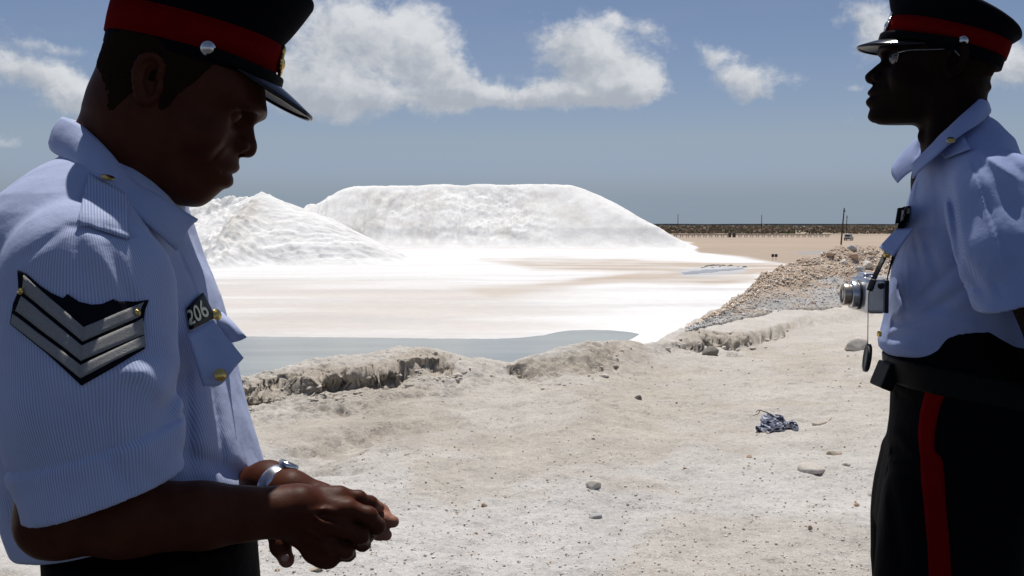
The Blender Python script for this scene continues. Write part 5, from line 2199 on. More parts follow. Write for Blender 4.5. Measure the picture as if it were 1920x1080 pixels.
    def buckle(p):
        c = P(1660, 704, 1.93)
        q = p - c
        q = np.stack([q[:, 0] * .93 - q[:, 2] * .36, q[:, 1], q[:, 0] * .36 + q[:, 2] * .93], 1)
        a = np.abs(q) - np.array([.009, .030, .022])
        return np.sqrt((np.maximum(a, 0) ** 2).sum(1)) + np.minimum(a.max(1), 0) - .003
    c = P(1660, 704, 1.93)
    v, q = iso_mesh(buckle, c - .055, c + .055, .003)
    mesh_np('belt_pouch', v, q, M_BELT, root)
    ft = P(1766, 700, YM)[0]
    for yy in (YM - .09, YM + .09):
        L = np.array([ft, yy, 0])

        def shoe(p, L=L):
            d = cone(p, L + np.array([.05, 0, .055]), L + np.array([-.16, 0, .038]), .046, .040)
            return smax(d, .046 - p[:, 2], .004)
        v, q = iso_mesh(shoe, L + np.array([-.26, -.08, 0]), L + np.array([.14, .08, .14]), .005)
        mesh_np('shoe', v, q, M_SOLE, root)
    return root


FAR = officer_far()


def chest_camera():
    """silver compact with a long lens, hanging from a black strap against the far officer's chest"""
    Y = 1.925
    c = P(1645, 551, Y)
    s = Y / FPX
    root = empty('camera', tuple(c))
    tag(root, 'silver camera with stepped lens hanging against the far officer\'s blue shirt', 'camera')
    M_BODY = textured('silver_camera_body', (.58, .58, .60), .30, .5, .85, .08, 90)
    M_TAN = textured('champagne_lens_ring', (.52, .44, .36), .32, .5, .8, .08, 90)
    M_BLK = textured('black_rubber', (.010, .010, .011), .55, .4, 0, .2, 90, .4, 600, .001)

    def rbox(p, ctr, half, r):
        a = np.abs(p - ctr) - (np.array(half) - r)
        return np.sqrt((np.maximum(a, 0) ** 2).sum(1)) + np.minimum(a.max(1), 0) - r
    bc = P(1627, 552, Y)

    def body(p):
        d = rbox(p, bc, (.0165, .052, .0325), .006)
        d = smin(d, rbox(p, bc + np.array([.002, -.030, .0]), (.0200, .016, .031), .007), .006)
        d = smin(d, rbox(p, bc + np.array([.0, .01, .034]), (.012, .022, .007), .004), .004)
        return d
    v, q = iso_mesh(body, bc - .075, bc + .075, .0015)
    b = mesh_np('camera_body', v, q, M_BODY, root)
    # dark back panel and grip line
    v, q = iso_mesh(lambda p: rbox(p, bc + np.array([.0185, -.008, -.001]), (.0035, .044, .031), .002), bc - .07, bc + .07, .0014)
    mesh_np('back_panel', v, q, M_BLK, b)
    M = frame_from((-1, .05, .02), P(1628, 553, Y), up=(0, 0, 1))

    def ringp(name, prof, mat):
        return lathe(prof, mat, name, root, M, 48)
    ringp('lens_base', [(.001, -.004), (.0290, -.004), (.0300, -.002), (.0300, .0105), (.0288, .0120), (.0275, .0120), (.001, .0120)], M_BODY)
    ringp('focus_ring', [(.001, .0120), (.0272, .0120), (.0276, .0130), (.0276, .0205), (.0270, .0215), (.001, .0215)], M_BLK)
    ringp('lens_barrel', [(.001, .0215), (.0262, .0215), (.0266, .0225), (.0266, .0330), (.0256, .0345), (.001, .0345)], M_BODY)
    ringp('lens_front', [(.001, .0345), (.0205, .0345), (.0208, .0360), (.0208, .0475), (.0198, .0490), (.0165, .0490), (.0160, .0460), (.001, .0445)], M_TAN)
    ringp('lens_glass', [(.0005, .0446), (.0150, .0446), (.0150, .0462), (.009, .0476), (.0005, .0480)], textured('coated_glass', (.012, .012, .022), .04, .7))
    # dial and strap lug on the near end
    Md = frame_from((0, -1, .05), P(1652, 536, Y - .052))
    lathe([(.0005, -.002), (.0062, -.002), (.0062, .0022), (.0050, .0032), (.0005, .0032)], M_BLK, 'dial', b, Md, 24)
    Mr = frame_from((0, 0, 1), bc + np.array([-.002, -.032, .031]))
    lathe([(.0005, -.001), (.0080, -.001), (.0080, .005), (.0070, .006), (.0005, .006)], M_BODY, 'shutter_button', b, Mr, 24)
    # strap: from both lugs up the chest and round the neck under the collar
    near = [P(1634, 541, 1.872), P(1638, 524, 1.872), P(1649, 500, 1.874), P(1658, 482, 1.884), P(1666, 464, 1.898), P(1672, 452, 1.910)]
    st = tube(near, .004, M_BLK, 'strap', root, n=70, sides=12, flat=(.0050, .0012, (-.75, -.6, .3)))
    tube([P(1630, 545, 1.871), P(1634, 535, 1.871), P(1638, 524, 1.872)], .006, M_BLK, 'strap_end', st, n=14, sides=12, flat=(.0060, .0022, (-.75, -.6, .3)))
    # lens cap on its cord
    cord = tube([P(1631, 540, 1.868), P(1628, 560, 1.866), P(1627.5, 600, 1.866), P(1627, 650, 1.868)], .0008, M_BLK, 'cord', root, n=30, sides=6)
    Mc = frame_from((-.965, .20, .12), P(1626, 671, 1.868))
    lathe([(.0005, -.0045), (.0235, -.0045), (.0262, -.0030), (.0262, .0030), (.0240, .0045), (.0215, .0045), (.0205, .0036), (.0005, .0036)], M_BLK, 'lens_cap', cord, Mc, 40)
    return root


CHEST_CAMERA = chest_camera()


# ================================================================== stones, litter and the far plain
bpy.context.view_layer.update()
DG = bpy.context.evaluated_depsgraph_get()
BG = BVHTree.FromObject(GROUND, DG)
BR = BVHTree.FromObject(RIDGE, DG)


def seat(px, py):
    """ground point and normal seen at a pixel"""
    o = Vector((0, 0, ZC))
    d = Vector(P(px, py, 1.0)) - o
    d.normalize()
    best = None
    for b in (BG, BR):
        h = b.ray_cast(o, d)
        if h[0] is not None and (best is None or h[3] < best[3]):
            best = h
    return best


def rock_material(name, a, b, scale=18.0):
    m = principled(name, a, .9, 0, .15)
    N = NT(m.node_tree)
    bs = m.node_tree.nodes['Principled BSDF']
    tc = N.n('ShaderNodeTexCoord')
    o = tc.outputs['Object']
    n1 = N.noise(o, scale * .25, 6.0, .65)
    n2 = N.noise(o, scale * 1.6, 5.0, .7)
    f = N.ramp01(N.m('ADD', N.m('MULTIPLY', n1, .5), N.m('MULTIPLY', n2, .5)), .36, .64)
    N.link(N.mix(f, (*a, 1), (*b, 1)), bs.inputs['Base Color'])
    N.link(N.bump(n2, .45, .02), bs.inputs['Normal'])
    return m


def rock_mesh(name, seed, mat, sub=3, flat=.6, cuts=5, rough=.16):
    r = np.random.default_rng(seed)
    bm = bmesh.new()
    bmesh.ops.create_icosphere(bm, subdivisions=sub, radius=1.0)
    v = np.array([x.co[:] for x in bm.verts])
    for _ in range(cuts):                    # broken faces
        n = r.normal(size=3)
        n /= np.linalg.norm(n)
        k = r.uniform(.52, .82)
        dd = v @ n
        v = v - np.maximum(dd - k, 0)[:, None] * n * .92
    nn = fbm(v[:, 0] * 1.7 + seed, v[:, 1] * 1.7, v[:, 2] * 1.7, octaves=4, seed=seed) - .5
    v = v * (1 + nn * rough * 2.4)[:, None]
    v = v * np.array([1.0, r.uniform(.65, .9), flat])
    for x, c in zip(bm.verts, v):
        x.co = c
    me = bpy.data.meshes.new(name)
    bm.to_mesh(me)
    bm.free()
    me.materials.append(mat)
    me.shade_smooth()
    return me


MR_BROWN = rock_material('rusty_limestone', (.44, .30, .21), (.64, .49, .37))
MR_TAN = rock_material('tan_limestone', (.46, .37, .27), (.66, .57, .45))
MR_CREAM = rock_material('cream_limestone', (.62, .57, .49), (.80, .75, .68))
MR_GREY = rock_material('grey_coral_stone', (.40, .40, .39), (.60, .59, .56))
MR_DARK = rock_material('dark_stone', (.17, .15, .13), (.32, .29, .25))
MR_SALT = rock_material('caked_salt', (.56, .50, .42), (.76, .71, .64))
ROCKS = {}
for key, mt in (('brown', MR_BROWN), ('tan', MR_TAN), ('cream', MR_CREAM), ('grey', MR_GREY), ('dark', MR_DARK), ('salt', MR_SALT)):
    ROCKS[key] = [rock_mesh('rock_' + key, 500 + 10 * i + len(key), mt, 3 if i < 2 else 2, (.55, .7, .62, .8)[i], (6, 7, 5, 7)[i]) for i in range(4)]


def put_rock(name, px, py, wpx, kind, label, group=None, var=0, rz=None, squash=1.0, sink=.30):
    h = seat(px, py)
    if h is None:
        return None
    p, n, _, dist = h
    r = wpx * .5 * p.y / FPX
    o = bpy.data.objects.new(name, ROCKS[kind][var])
    COL.objects.link(o)
    o.location = p + Vector((0, 0, r * squash * (.22 - sink * .35)))
    o.rotation_euler = (random.uniform(-.25, .25), random.uniform(-.25, .25), random.uniform(0, 6.28) if rz is None else rz)
    o.scale = (r, r, r * squash)
    tag(o, label, 'stone', group)
    return o


put_rock('stone', 1521, 884, 54, 'salt', 'broad flat grey-tan stone, the largest on the open salt ground', None, 0, .1, .80, .1)
put_rock('stone', 1113, 914, 36, 'salt', 'crumbling pale salt lump on the open ground in the middle', None, 1, .6, 1.0)
put_rock('stone', 1115, 969, 30, 'grey', 'flat grey stone chip just below the crumbling salt lump', None, 2, .0, .6)
put_rock('stone', 1197, 749, 17, 'dark', 'small dark stone alone on the slope below the rounded scarp', None, 1, .5, 1.2)
put_rock('stone', 1405, 858, 14, 'brown', 'round rust-brown pebble below the crumpled cloth', None, 0, 1.0, 1.3)
put_rock('stone', 1518, 990, 16, 'brown', 'brown pebble below the broad flat stone', None, 3, 1.0, 1.2)
put_rock('stone', 1606, 949, 17, 'brown', 'reddish pebble close to the striped trousers', None, 2, .4, 1.2)
put_rock('stone', 1640, 928, 40, 'salt', 'pale salt lump half hidden by the striped trousers', None, 3, .2, .8)
put_rock('stone', 1560, 853, 24, 'tan', 'tan stone of a close pair right of the crumpled cloth', None, 1, .3, .9)
put_rock('stone', 1574, 852, 12, 'brown', 'small brown stone touching the tan one', None, 0, .3, 1.1)
put_rock('stone', 1588, 871, 22, 'salt', 'low pale lump below the close pair of stones', None, 2, 1.3, .7)
put_rock('stone', 907, 949, 16, 'brown', 'brown pebble nearest the two clasped hands', None, 1, .8, 1.0)
put_rock('stone', 591, 1069, 30, 'tan', 'tan crumbly stone under the clasped hands at the picture edge', None, 0, .2, .7)
put_rock('stone', 520, 1070, 15, 'brown', 'brown pebble under the downward thumb', None, 2, .2, .9)
put_rock('rubble_boulder', 1330, 664, 44, 'dark', 'dark wedge-shaped stone under the right scarp', None, 3, .4, .8, .42)
put_rock('rubble_boulder', 1607, 655, 62, 'salt', 'rounded sandy boulder behind the hanging lens cap', None, 1, .9, 1.05, .5)
rs = np.random.default_rng(21)
# broken plates and lumps of crust along the eroded scarps
for i in range(120):
    px = rs.uniform(455, 900) if i < 84 else rs.uniform(970, 1500)
    yc = np.interp(px, CR_PX, CR_Y)
    dd = np.interp(px, SC_PX, SC_D)
    hh = np.interp(px, SC_PX, SC_H)
    if hh < .05:
        continue
    ysc = yc - dd + rs.normal(-.02, .14)
    pyc = 420 + FPX * (ZC - (ZC - (np.interp(px, CR_PX, CR_PY) - 420) / FPX * yc - hh * (1.0 if i % 3 else .55))) / ysc
    w = float(np.clip(rs.lognormal(2.15, .5), 4, 30))
    put_rock('crust_lump', px, pyc, w, 'salt', 'broken lump of salt crust at the eroded edge of the bank', 'crust lumps along the eroded edge', int(rs.integers(0, 4)), None, rs.uniform(.5, .9), .35)
for i in range(170):
    py = 690 + 385 * rs.random() ** .8
    px = rs.uniform(520, 1660)
    if py < 720 and px < 1250:
        continue
    w = float(np.clip(rs.lognormal(1.15, .62), 1.8, 13)) * (.6 + .5 * (py - 690) / 385)
    right = px > 1150
    kind = rs.choice(['brown', 'tan', 'salt', 'grey', 'dark'], p=[.38, .26, .18, .10, .08] if right else [.22, .26, .34, .12, .06])
    put_rock('pebble', px, py, w, kind, 'small scattered pebble lying on the open salt ground', 'pebbles scattered on the salt ground', int(rs.integers(0, 4)), None, rs.uniform(.6, 1.2))


def grit():
    """thousands of grains and crumbs of salt that nobody could count: one object"""
    r = np.random.default_rng(33)
    base = np.array([(1, 0, 0), (-.5, .87, 0), (-.5, -.87, 0), (0, 0, .9), (.1, .1, -.6)], float)
    tri = np.array([(0, 1, 3), (1, 2, 3), (2, 0, 3), (1, 0, 4), (2, 1, 4), (0, 2, 4)])
    V, F, C = [], [], []
    n = 0
    for i in range(3000):
        py = 640 + 440 * r.random() ** .75
        px = r.uniform(430, 1700)
        h = seat(px, py)
        if h is None or h[0].y > 20:
            continue
        p = np.array(h[0])
        s = np.clip(r.lognormal(-5.45, .5), .0016, .009) * (1.0 if p[1] < 9 else 1.6)
        a = r.uniform(0, 6.28)
        M = np.array([[math.cos(a), -math.sin(a), 0], [math.sin(a), math.cos(a), 0], [0, 0, 1]])
        v = (base * r.uniform(.45, 1.4, (5, 1)) * s) @ M.T + p + np.array([0, 0, s * .3])
        V.append(v)
        F.append(tri + n)
        n += 5
        t = r.random()
        if t < .66:
            c = np.array([.70, .655, .60]) * r.uniform(.8, 1.1)
        elif t < .86:
            c = np.array([.58, .44, .32]) * r.uniform(.7, 1.2)
        elif t < .92:
            c = np.array([.52, .50, .47]) * r.uniform(.6, 1.1)
        else:
            c = np.array([.86, .86, .86])
        C.append(np.tile(c, (5, 1)))
    m = principled('grit', (.5, .5, .5), .8, 0, .2)
    N = NT(m.node_tree)
    at = N.n('ShaderNodeAttribute', attribute_name='tone')
    N.link(at.outputs['Color'], m.node_tree.nodes['Principled BSDF'].inputs['Base Color'])
    o = mesh_np('salt_grit', np.concatenate(V), np.concatenate(F), m, smooth=False)
    set_color_attr(o.data, 'tone', np.concatenate(C))
    tag(o, kind='stuff')


grit()


# ------------------------------------------------------------------ rubble on the ridge
def rubble():
    r = np.random.default_rng(44)
    big = [(1597, 482, 30, 'brown', 'brown boulder high on the rubble ridge below the pole', 0), (1625, 500, 30, 'cream', 'cream boulder of the rubble ridge beside the camera strap', 1),
           (1582, 493, 22, 'cream', 'pale rounded boulder high on the rubble ridge', 3), (1612, 508, 26, 'grey', 'grey rounded boulder just above the hanging camera', 1),
           (1556, 478, 20, 'brown', 'brown slab on the crest of the rubble ridge', 0), (1598, 466, 24, 'grey', 'grey heap stone on the very top of the rubble ridge', 2),
           (1636, 476, 26, 'tan', 'tan boulder at the ridge top beside the officer\'s chest', 0), (1524, 569, 12, 'brown', 'dark round brown stone on the grey gravel slope', 1),
           (1578, 553, 24, 'tan', 'tan shadowed boulder left of the camera lens', 2)]
    for px, py, w, k, lab, var in big:
        put_rock('rubble_boulder', px, py, w, k, lab, None, var, None, .9, .25)
    cnt = 0
    while cnt < 270:
        px = 1300 + 375 * r.random() ** .8
        top = np.interp(px, RB_PX, RB_PY)
        foot = np.interp(px, CR_PX, CR_PY)
        py = top + (foot - top) * r.random() ** 1.15 + 1
        w = float(np.clip(r.lognormal(1.2, .55), 2.0, 15)) * np.interp(px, [1245, 1450, 1650], [.6, .78, 1.15])
        upper = (py - top) / max(foot - top, 1) < .52 + .1 * r.normal()
        kind = r.choice(['brown', 'tan', 'cream', 'grey'], p=[.34, .30, .28, .08] if upper else [.12, .14, .24, .50])
        if put_rock('rubble_rock', px, py, w, kind, 'broken rock lying on the rubble ridge', 'rocks of the rubble ridge', int(r.integers(0, 4)), None, r.uniform(.6, 1.1)):
            cnt += 1
    # finer gravel of the ridge
    base = np.array([(1, 0, 0), (-.5, .87, 0), (-.5, -.87, 0), (0, 0, .9), (.1, .1, -.6)], float)
    tri = np.array([(0, 1, 3), (1, 2, 3), (2, 0, 3), (1, 0, 4), (2, 1, 4), (0, 2, 4)])
    V, F, C = [], [], []
    n = 0
    for i in range(8500):
        px = 1285 + 395 * r.random() ** .9
        top = np.interp(px, RB_PX, RB_PY)
        foot = np.interp(px, CR_PX, CR_PY)
        py = top + (foot - top + 6) * r.random()
        h = seat(px, py)
        if h is None or h[0].y > 40:
            continue
        p = np.array(h[0])
        s = np.clip(r.lognormal(-4.25, .5), .007, .05)
        a = r.uniform(0, 6.28)
        M = np.array([[math.cos(a), -math.sin(a), 0], [math.sin(a), math.cos(a), 0], [0, 0, 1]])
        V.append((base * r.uniform(.6, 1.4, (5, 1)) * s) @ M.T + p + np.array([0, 0, s * .25]))
        F.append(tri + n)
        n += 5
        upper = (py - top) / max(foot - top, 1) < .5
        if not upper:
            if r.random() < .35:
                V.pop(); F.pop(); n -= 5
                continue
            V[-1] = p + (V[-1] - p) * .68
        c = (np.array([.64, .50, .38]) if r.random() < .55 else np.array([.74, .67, .58])) if upper else (np.array([.50, .50, .50]) if r.random() < .6 else np.array([.70, .67, .62]))
        C.append(np.tile(c * r.uniform(.6, 1.2), (5, 1)))
    m = principled('ridge_gravel', (.5, .5, .5), .9, 0, .15)
    N = NT(m.node_tree)
    at = N.n('ShaderNodeAttribute', attribute_name='tone')
    N.link(at.outputs['Color'], m.node_tree.nodes['Principled BSDF'].inputs['Base Color'])
    o = mesh_np('ridge_gravel', np.concatenate(V), np.concatenate(F), m, smooth=False)
    set_color_attr(o.data, 'tone', np.concatenate(C))
    tag(o, kind='stuff')


rubble()


# ------------------------------------------------------------------ crumpled cloth with its twig, and the bleached curl beside it
def litter():
    h = seat(1457, 806)
    p = np.array(h[0])
    s = p[1] / FPX
    root = empty('cloth_scrap', tuple(p))
    tag(root, 'crumpled dark blue cloth scrap with a twig lying on the salt', 'cloth scrap')
    m = principled('faded_navy_cloth', (.05, .055, .08), .9, 0, .1)
    N = NT(m.node_tree)
    b = m.node_tree.nodes['Principled BSDF']
    tc = N.n('ShaderNodeTexCoord')
    n = N.noise(N.vm('MULTIPLY', tc.outputs['Object'], (.5, 1.0, 1.6)), 20.0, 3.0, .55, 2.0)
    N.link(N.mix(N.ramp01(n, .44, .56), (.030, .033, .055, 1), (.50, .52, .60, 1)), b.inputs['Base Color'])
    # gathered, crumpled folds lying flat on the ground
    blobs = [((-24, -3), (10, 8), .034, .5), ((-12, -14), (14, 10), .085, -.5), ((4, -16), (15, 8), .075, .35), ((20, -10), (13, 6), .046, .25), ((-2, -5), (16, 7), .040, -.2), ((-29, 3), (6, 7), .026, 1.0), ((29, -8), (6, 8), .046, .2)]
    for kf, grp in enumerate(((0, 1, 5), (2, 4), (3, 6))):
        def cf(q, grp=grp):
            d = None
            for g in grp:
                (bx, by), (rx, ry), hz_, a = blobs[g]
                c = p + np.array([bx * s, (-by - 6) * s * 1.3, hz_ * .45])
                ca, sa = math.cos(a), math.sin(a)
                rot = np.array([[ca, sa, 0], [-sa, ca, 0], [0, 0, 1.0]])
                e = ell(q, c, (rx * s * 1.15, ry * s * 1.9, hz_ * .75), rot.T)
                d = e if d is None else smin(d, e, .012)
            n = vnoise(q[:, 0] * 34 + q[:, 2] * 30, q[:, 1] * 20, q[:, 2] * 26, 81)
            n2 = vnoise(q[:, 0] * 75, q[:, 1] * 60 + q[:, 0] * 40, q[:, 2] * 60, 83)
            return d + (np.abs(n - .5) * 2 - .45) * .022 + (np.abs(n2 - .5) * 2 - .45) * .007
        vv, qq = iso_mesh(cf, p + np.array([-.20, -.14, -.03]), p + np.array([.20, .20, .17]), .0035, 2.5)
        mesh_np('cloth_fold', vv, qq, m, root)
    M_TWIG = textured('dry_twig', (.10, .075, .055), .9, .1, 0, .3, 60)
    def q(dx, dy, dd=0.0):
        w = P(1457 + dx, 806 + dy, p[1] + dd)
        return w
    tube([q(-6, -24), q(-16, -31), q(-26, -35), q(-34, -37), q(-40, -33)], [.0045, .004, .0035, .003, .002], M_TWIG, 'twig', root, n=30, sides=7)
    tube([q(-32, -36), q(-36, -30, -.05), q(-45, -27, -.08)], [.003, .003, .002], M_TWIG, 'twig', root, n=18, sides=6)
    tube([q(32, -14), q(38, -8, -.02), q(36, 2, -.04), q(30, 6, -.05)], .0022, M_TWIG, 'string_end', root, n=20, sides=6)
    # bleached curl
    h = seat(1538, 796)
    p2 = np.array(h[0])
    t2 = tube([P(1524, 794, p2[1]), P(1532, 797, p2[1] - .02), P(1543, 794, p2[1]), P(1553, 790, p2[1] + .02), P(1560, 782, p2[1] + .03)], [.012, .015, .011, .006, .002], textured('bleached_curl', (.55, .47, .37), .8, .2, 0, .2, 60), 'driftwood_curl', None, n=40, sides=9)
    tag(t2, 'pale curled sliver of driftwood right of the crumpled cloth', 'driftwood')
    # cable ends on the ground
    M_CABLE = textured('black_cable', (.02, .02, .022), .6, .3, 0, .2, 40)
    for pts, lab in ((((1876, 1030), (1894, 1027), (1912, 1014), (1940, 1000)), 'upper dark cable on the ground behind the striped trousers'),
                     (((1872, 1052), (1892, 1047), (1915, 1034), (1945, 1022)), 'lower dark cable on the ground behind the striped trousers')):
        w = []
        for a, b_ in pts:
            hh = seat(a, b_)
            w.append(np.array(hh[0]) + np.array([0, 0, .006]))
        o = tube(w, .006, M_CABLE, 'cable', None, n=40, sides=8)
        tag(o, lab, 'cable', 'cables on the ground')


litter()


# ------------------------------------------------------------------ the far plain: poles, pipeline, car, marker, scrub
M_WOOD = textured('weathered_pole', (.085, .060, .048), .9, .1, 0, .3, 4)
M_IRON = textured('dark_iron', (.12, .09, .075), .7, .3, 0, .3, 3)
M_GLASSD = textured('dark_car_glass', (.02, .025, .03), .1, .6, 0, .1, 4)


def flat_at(px, Y):
    return np.array([(px - 960) / FPX * Y, Y, ZF])


def pole(px, Y, toppy, lean, r, label, arm=True):
    b = flat_at(px, Y)
    top = np.array([b[0] + lean, Y, ZC - (toppy - 420) / FPX * Y])
    root = empty('utility_pole', tuple(b))
    tag(root, label, 'utility pole', 'utility poles across the salt plain')
    tube([b + np.array([0, 0, -.5]), (b + top) / 2, top], [r, r * .85, r * .65], M_WOOD, 'pole_shaft', root, n=12, sides=10)
    if arm:
        a = top + np.array([0, 0, -.7])
        tube([a + np.array([-.15, -.9, 0]), a, a + np.array([.15, .9, 0])], r * .35, M_WOOD, 'crossarm', root, n=8, sides=6)
        for s in (-.8, .8):
            lathe([(.001, 0), (.07, 0), (.09, .10), (.05, .2), (.001, .22)], M_IRON, 'insulator', root, frame_from((0, 0, 1), a + np.array([.14 * s, s, .05])), 8)


pole(1576, 199, 390, .55, .17, 'tall leaning wooden pole rising behind the rubble ridge')
pole(1585.5, 330, 404, .2, .16, 'thin farther pole just right of the tall leaning one')
pole(1427, 490, 403, 0, .20, 'lone pole in the middle of the scrub line')
pole(1270.5, 560, 401, 0, .20, 'lone pole beside the slope of the flat-topped salt pile')


def pipeline():
    Y = 334.0
    x0, x1 = flat_at(1262, Y)[0], flat_at(1562, Y)[0]
    root = empty('pipeline', ((x0 + x1) / 2, Y, ZF))
    tag(root, 'long low dark pipeline on trestles crossing the tan plain', 'pipeline')
    tube([(x0, Y, ZF + .86), ((x0 + x1) / 2, Y + 1, ZF + .84), (x1, Y + 3, ZF + .80)], .14, M_IRON, 'pipe', root, n=60, sides=8)
    n = 27
    proto = None
    for i in range(n):
        t = (i + .4) / n
        x = x0 + (x1 - x0) * t
        y = Y + 3 * t
        if proto is None:
            bm = bmesh.new()
            for dx in (-.35, .35):
                for k in (0, 1):
                    bmesh.ops.create_cube(bm, size=1.0, matrix=Matrix.Translation((dx, .5 - k, .5)) @ Matrix.Diagonal((.09, .09, 1.1, 1)))
            bmesh.ops.create_cube(bm, size=1.0, matrix=Matrix.Translation((0, 0, 1.0)) @ Matrix.Diagonal((1.0, 1.4, .14, 1)))
            proto = bpy.data.meshes.new('trestle')
            bm.to_mesh(proto)
            bm.free()
            proto.materials.append(M_IRON)
        o = bpy.data.objects.new('trestle', proto)
        COL.objects.link(o)
        o.parent = root
        bpy.context.view_layer.update()
        o.matrix_parent_inverse = root.matrix_world.inverted()
        o.location = (x, y, ZF)
        o.scale = (1, 1, .72)
    for px in (1368, 1376):
        x = flat_at(px, Y)[0]
        lathe([(.001, 0), (.45, 0), (.5, .6), (.5, 1.5), (.3, 1.75), (.001, 1.8)], M_IRON, 'valve_housing', root, frame_from((0, 0, 1), (x, Y + .3, ZF)), 12)


pipeline()


def car():
    b = flat_at(1590.5, 268)
    root = empty('parked_car', tuple(b), math.radians(62))
    tag(root, 'pale off-road car parked on the tan plain beside the tall pole', 'car')
    M_PAINT = textured('dusty_pale_paint', (.42, .45, .43), .5, .4, 0, .15, 1.2)
    M_TYRE = textured('tyre_rubber', (.015, .015, .015), .9, .1)
    Mw = Matrix.Translation(b) @ Matrix.Rotation(math.radians(62), 4, 'Z')

    def prism(prof, w, name, mat, x=0, taper=0.0, par=root):
        v, f = [], []
        n = len(prof)
        for sgn in (-1, 1):
            for (a, z) in prof:
                tw = w - taper * max(0, z - 1.0)
                v.append(Mw @ Vector((a, sgn * tw, z)))
        f.append(tuple(range(n)))
        f.append(tuple(range(2 * n - 1, n - 1, -1)))
        for i in range(n):
            j = (i + 1) % n
            f.append((i, i + n, j + n, j))
        return mesh_np(name, [tuple(p) for p in v], f, mat, par, smooth=False)
    bd = prism([(-2.1, .35), (-2.15, .95), (-2.0, 1.08), (.95, 1.08), (1.95, .98), (2.15, .75), (2.15, .38), (1.7, .32), (-1.7, .32)], .86, 'body', M_PAINT)
    cb = prism([(-1.98, 1.075), (-1.85, 1.72), (-1.7, 1.80), (.05, 1.80), (.25, 1.74), (.92, 1.075)], .80, 'cabin', M_PAINT, taper=.12)
    prism([(-1.70, 1.15), (-1.60, 1.62), (-.75, 1.62), (-.75, 1.15)], .812, 'side_window', M_GLASSD, taper=.12, par=cb)
    prism([(-.62, 1.15), (-.62, 1.62), (.10, 1.62), (.58, 1.15)], .812, 'side_window', M_GLASSD, taper=.12, par=cb)
    v = [Mw @ Vector(c) for c in ((.90, -.66, 1.12), (.90, .66, 1.12), (.30, .60, 1.69), (.30, -.60, 1.69))]
    o = mesh_np('windscreen', [tuple(p) for p in v], [(0, 1, 2, 3)], M_GLASSD, cb, smooth=False)
    for q in o.data.vertices:
        q.co += (Mw.to_3x3() @ Vector((.03, 0, .02)))
    solid(o, .02)
    v = [Mw @ Vector(c) for c in ((-1.99, -.62, 1.18), (-1.99, .62, 1.18), (-1.90, .58, 1.62), (-1.90, -.58, 1.62))]
    o = mesh_np('rear_window', [tuple(p) for p in v], [(3, 2, 1, 0)], M_GLASSD, cb, smooth=False)
    for q in o.data.vertices:
        q.co += (Mw.to_3x3() @ Vector((-.03, 0, 0)))
    solid(o, .02)
    for ax in (-1.35, 1.35):
        for sy in (-.80, .80):
            M = frame_from(tuple(Mw.to_3x3() @ Vector((0, 1 if sy > 0 else -1, 0))), tuple(Mw @ Vector((ax, sy, .36))))
            w = lathe([(.001, -.10), (.30, -.11), (.36, -.07), (.36, .07), (.30, .11), (.20, .10)], M_TYRE, 'wheel', root, M, 20)
            lathe([(.001, .09), (.19, .095), (.20, .115), (.08, .12), (.001, .13)], M_STEEL, 'rim', w, M, 14)
    prism([(2.14, .42), (2.26, .42), (2.26, .60), (2.14, .60)], .84, 'bumper', M_IRON)
    prism([(-2.26, .42), (-2.14, .42), (-2.14, .60), (-2.26, .60)], .84, 'bumper', M_IRON)
    for sy in (-.6, .6):
        M = frame_from(tuple(Mw.to_3x3() @ Vector((1, 0, 0))), tuple(Mw @ Vector((2.10, sy, .78))))
        lathe([(.001, 0), (.11, 0), (.11, .06), (.001, .08)], M_STEEL, 'headlight', root, M, 12)


car()


def marker():
    b = flat_at(1452, 123)
    root = empty('marker_sign', tuple(b))
    tag(root, 'small pair of dark marker boards on thin posts at the edge of the white apron', 'sign')
    for s in (-1, 1):
        x = b[0] + .20 * s
        tube([(x, b[1], ZF - .1), (x, b[1], ZF + .3), (x, b[1], ZF + .72)], .022, M_IRON, 'post', root, n=6, sides=6)
        bm = bmesh.new()
        bmesh.ops.create_cube(bm, size=1.0, matrix=Matrix.Translation((x, b[1] - .035, ZF + .56)) @ Matrix.Diagonal((.34, .03, .36, 1)))
        bmesh.ops.bevel(bm, geom=bm.edges[:], offset=.008, segments=1, affect='EDGES')
        me = bpy.data.meshes.new('board')
        bm.to_mesh(me)
        bm.free()
        link_mesh('board', me, textured('board_paint', (.05, .045, .05), .7, .2), root, smooth=False)


marker()


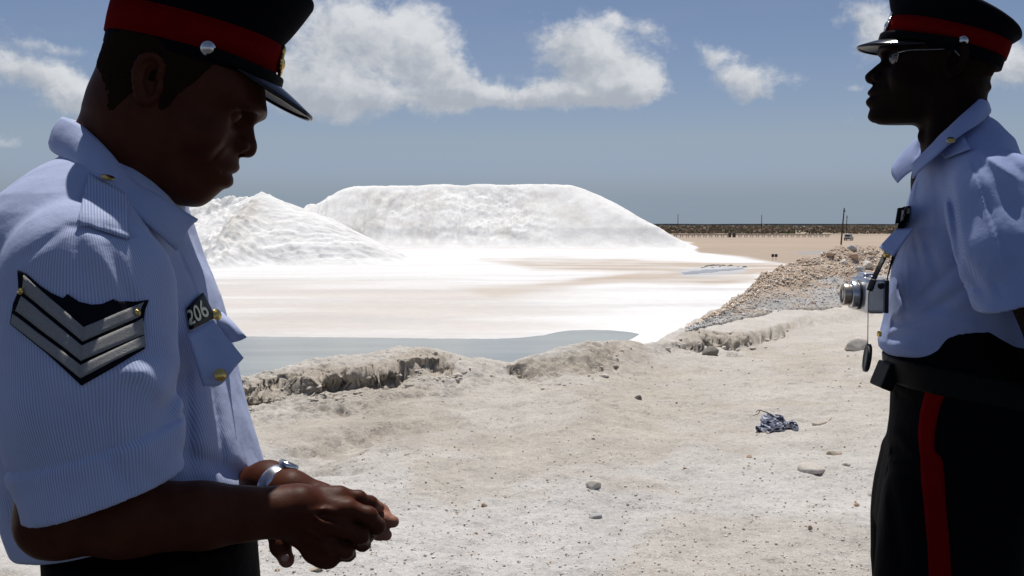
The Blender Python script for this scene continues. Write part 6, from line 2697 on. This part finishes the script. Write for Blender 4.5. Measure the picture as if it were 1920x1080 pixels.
def scrub():
    """the low thorn scrub along the horizon: one mass, thousands of leafy clumps"""
    r = np.random.default_rng(55)
    V, F, C = [], [], []
    n = 0
    for i in range(3000):
        Y = 455 * math.exp(r.random() ** 1.3 * 1.55)
        px = r.uniform(1100, 2300)
        gap = vnoise(np.array([px * .011 + Y * .013]), np.array([Y * .012]), seed=60)[0]
        if gap < .40 and Y < 900:
            continue
        c = flat_at(px, Y)
        w, hgt = r.uniform(1.5, 5.0) * (1 + Y / 1500), r.uniform(.5, 1.6) * (1 + Y / 2200)
        k = 22
        ctr = c + np.stack([r.normal(0, w * .45, k), r.normal(0, w * .4, k), np.abs(r.normal(0, 1, k)) * hgt * .45 + .15], 1)
        sz = r.uniform(.35, .9, k) * (1 + Y / 1800)
        d1, d2 = r.normal(size=(k, 3)), r.normal(size=(k, 3))
        d1[:, 1] *= .4
        tri = np.stack([ctr + d1 * sz[:, None] * .6, ctr + d2 * sz[:, None] * .6, ctr - (d1 + d2) * sz[:, None] * .5], 1).reshape(-1, 3)
        V.append(tri)
        F.append(np.arange(k * 3).reshape(-1, 3) + n)
        n += k * 3
        tone = np.array([.25, .20, .145]) if r.random() < .6 else (np.array([.13, .135, .085]) if r.random() < .6 else np.array([.33, .25, .19]))
        C.append(np.repeat(tone[None] * r.uniform(.6, 1.4, (k, 1)), 3, 0))
    m = principled('dry_scrub', (.07, .06, .04), .9, 0, .1)
    N = NT(m.node_tree)
    at = N.n('ShaderNodeAttribute', attribute_name='tone')
    N.link(at.outputs['Color'], m.node_tree.nodes['Principled BSDF'].inputs['Base Color'])
    o = mesh_np('thorn_scrub_vegetation', np.concatenate(V), np.concatenate(F), m, smooth=False)
    set_color_attr(o.data, 'tone', np.concatenate(C))
    tag(o, kind='stuff')
    # distant shore
    xs = np.linspace(-1500, 6000, 500)
    hh = 2.2 + 3.2 * fbm(xs * .01, xs * 0, octaves=4, seed=71)
    v, f = [], []
    for x, h in zip(xs, hh):
        v += [(x, 2600, ZF - .5), (x, 2600, ZF + 2.6 + h * .5), (x, 2680, ZF + 2.6 + h * .5), (x, 2680, ZF - .5)]
    for i in range(len(xs) - 1):
        a = i * 4
        f += [(a, a + 4, a + 5, a + 1), (a + 1, a + 5, a + 6, a + 2), (a + 2, a + 6, a + 7, a + 3)]
    o = mesh_np('far_shore_hills', v, f, textured('far_mangrove', (.20, .215, .22), .9, .1, 0, .3, .02), smooth=False)
    tag(o, kind='structure')


scrub()

# dark stones along the puddle
for i, (px, py, w) in enumerate(((1318, 502, 9), (1324, 500, 14), (1331, 498.5, 15), (1339, 498, 16), (1347, 497.5, 12), (1355, 498, 15), (1366, 499, 9), (1371, 498.5, 12), (1384, 500.5, 8), (1396, 501, 12), (1336, 502, 8), (1350, 500.5, 7))):
    Y = FPX * (ZC - ZF) / (py - 420)
    r_ = w * .5 * Y / FPX
    o = bpy.data.objects.new('puddle_stone', ROCKS['dark'][i % 4])
    COL.objects.link(o)
    o.location = ((px - 960) / FPX * Y, Y, ZF + .02)
    o.rotation_euler = (0, 0, i * 1.3)
    o.scale = (r_, r_ * .8, r_ * (.3 + .25 * ((i * 7) % 5) / 4))
    tag(o, 'dark stone at the rim of the blue puddle', 'stone', 'dark stones round the puddle')
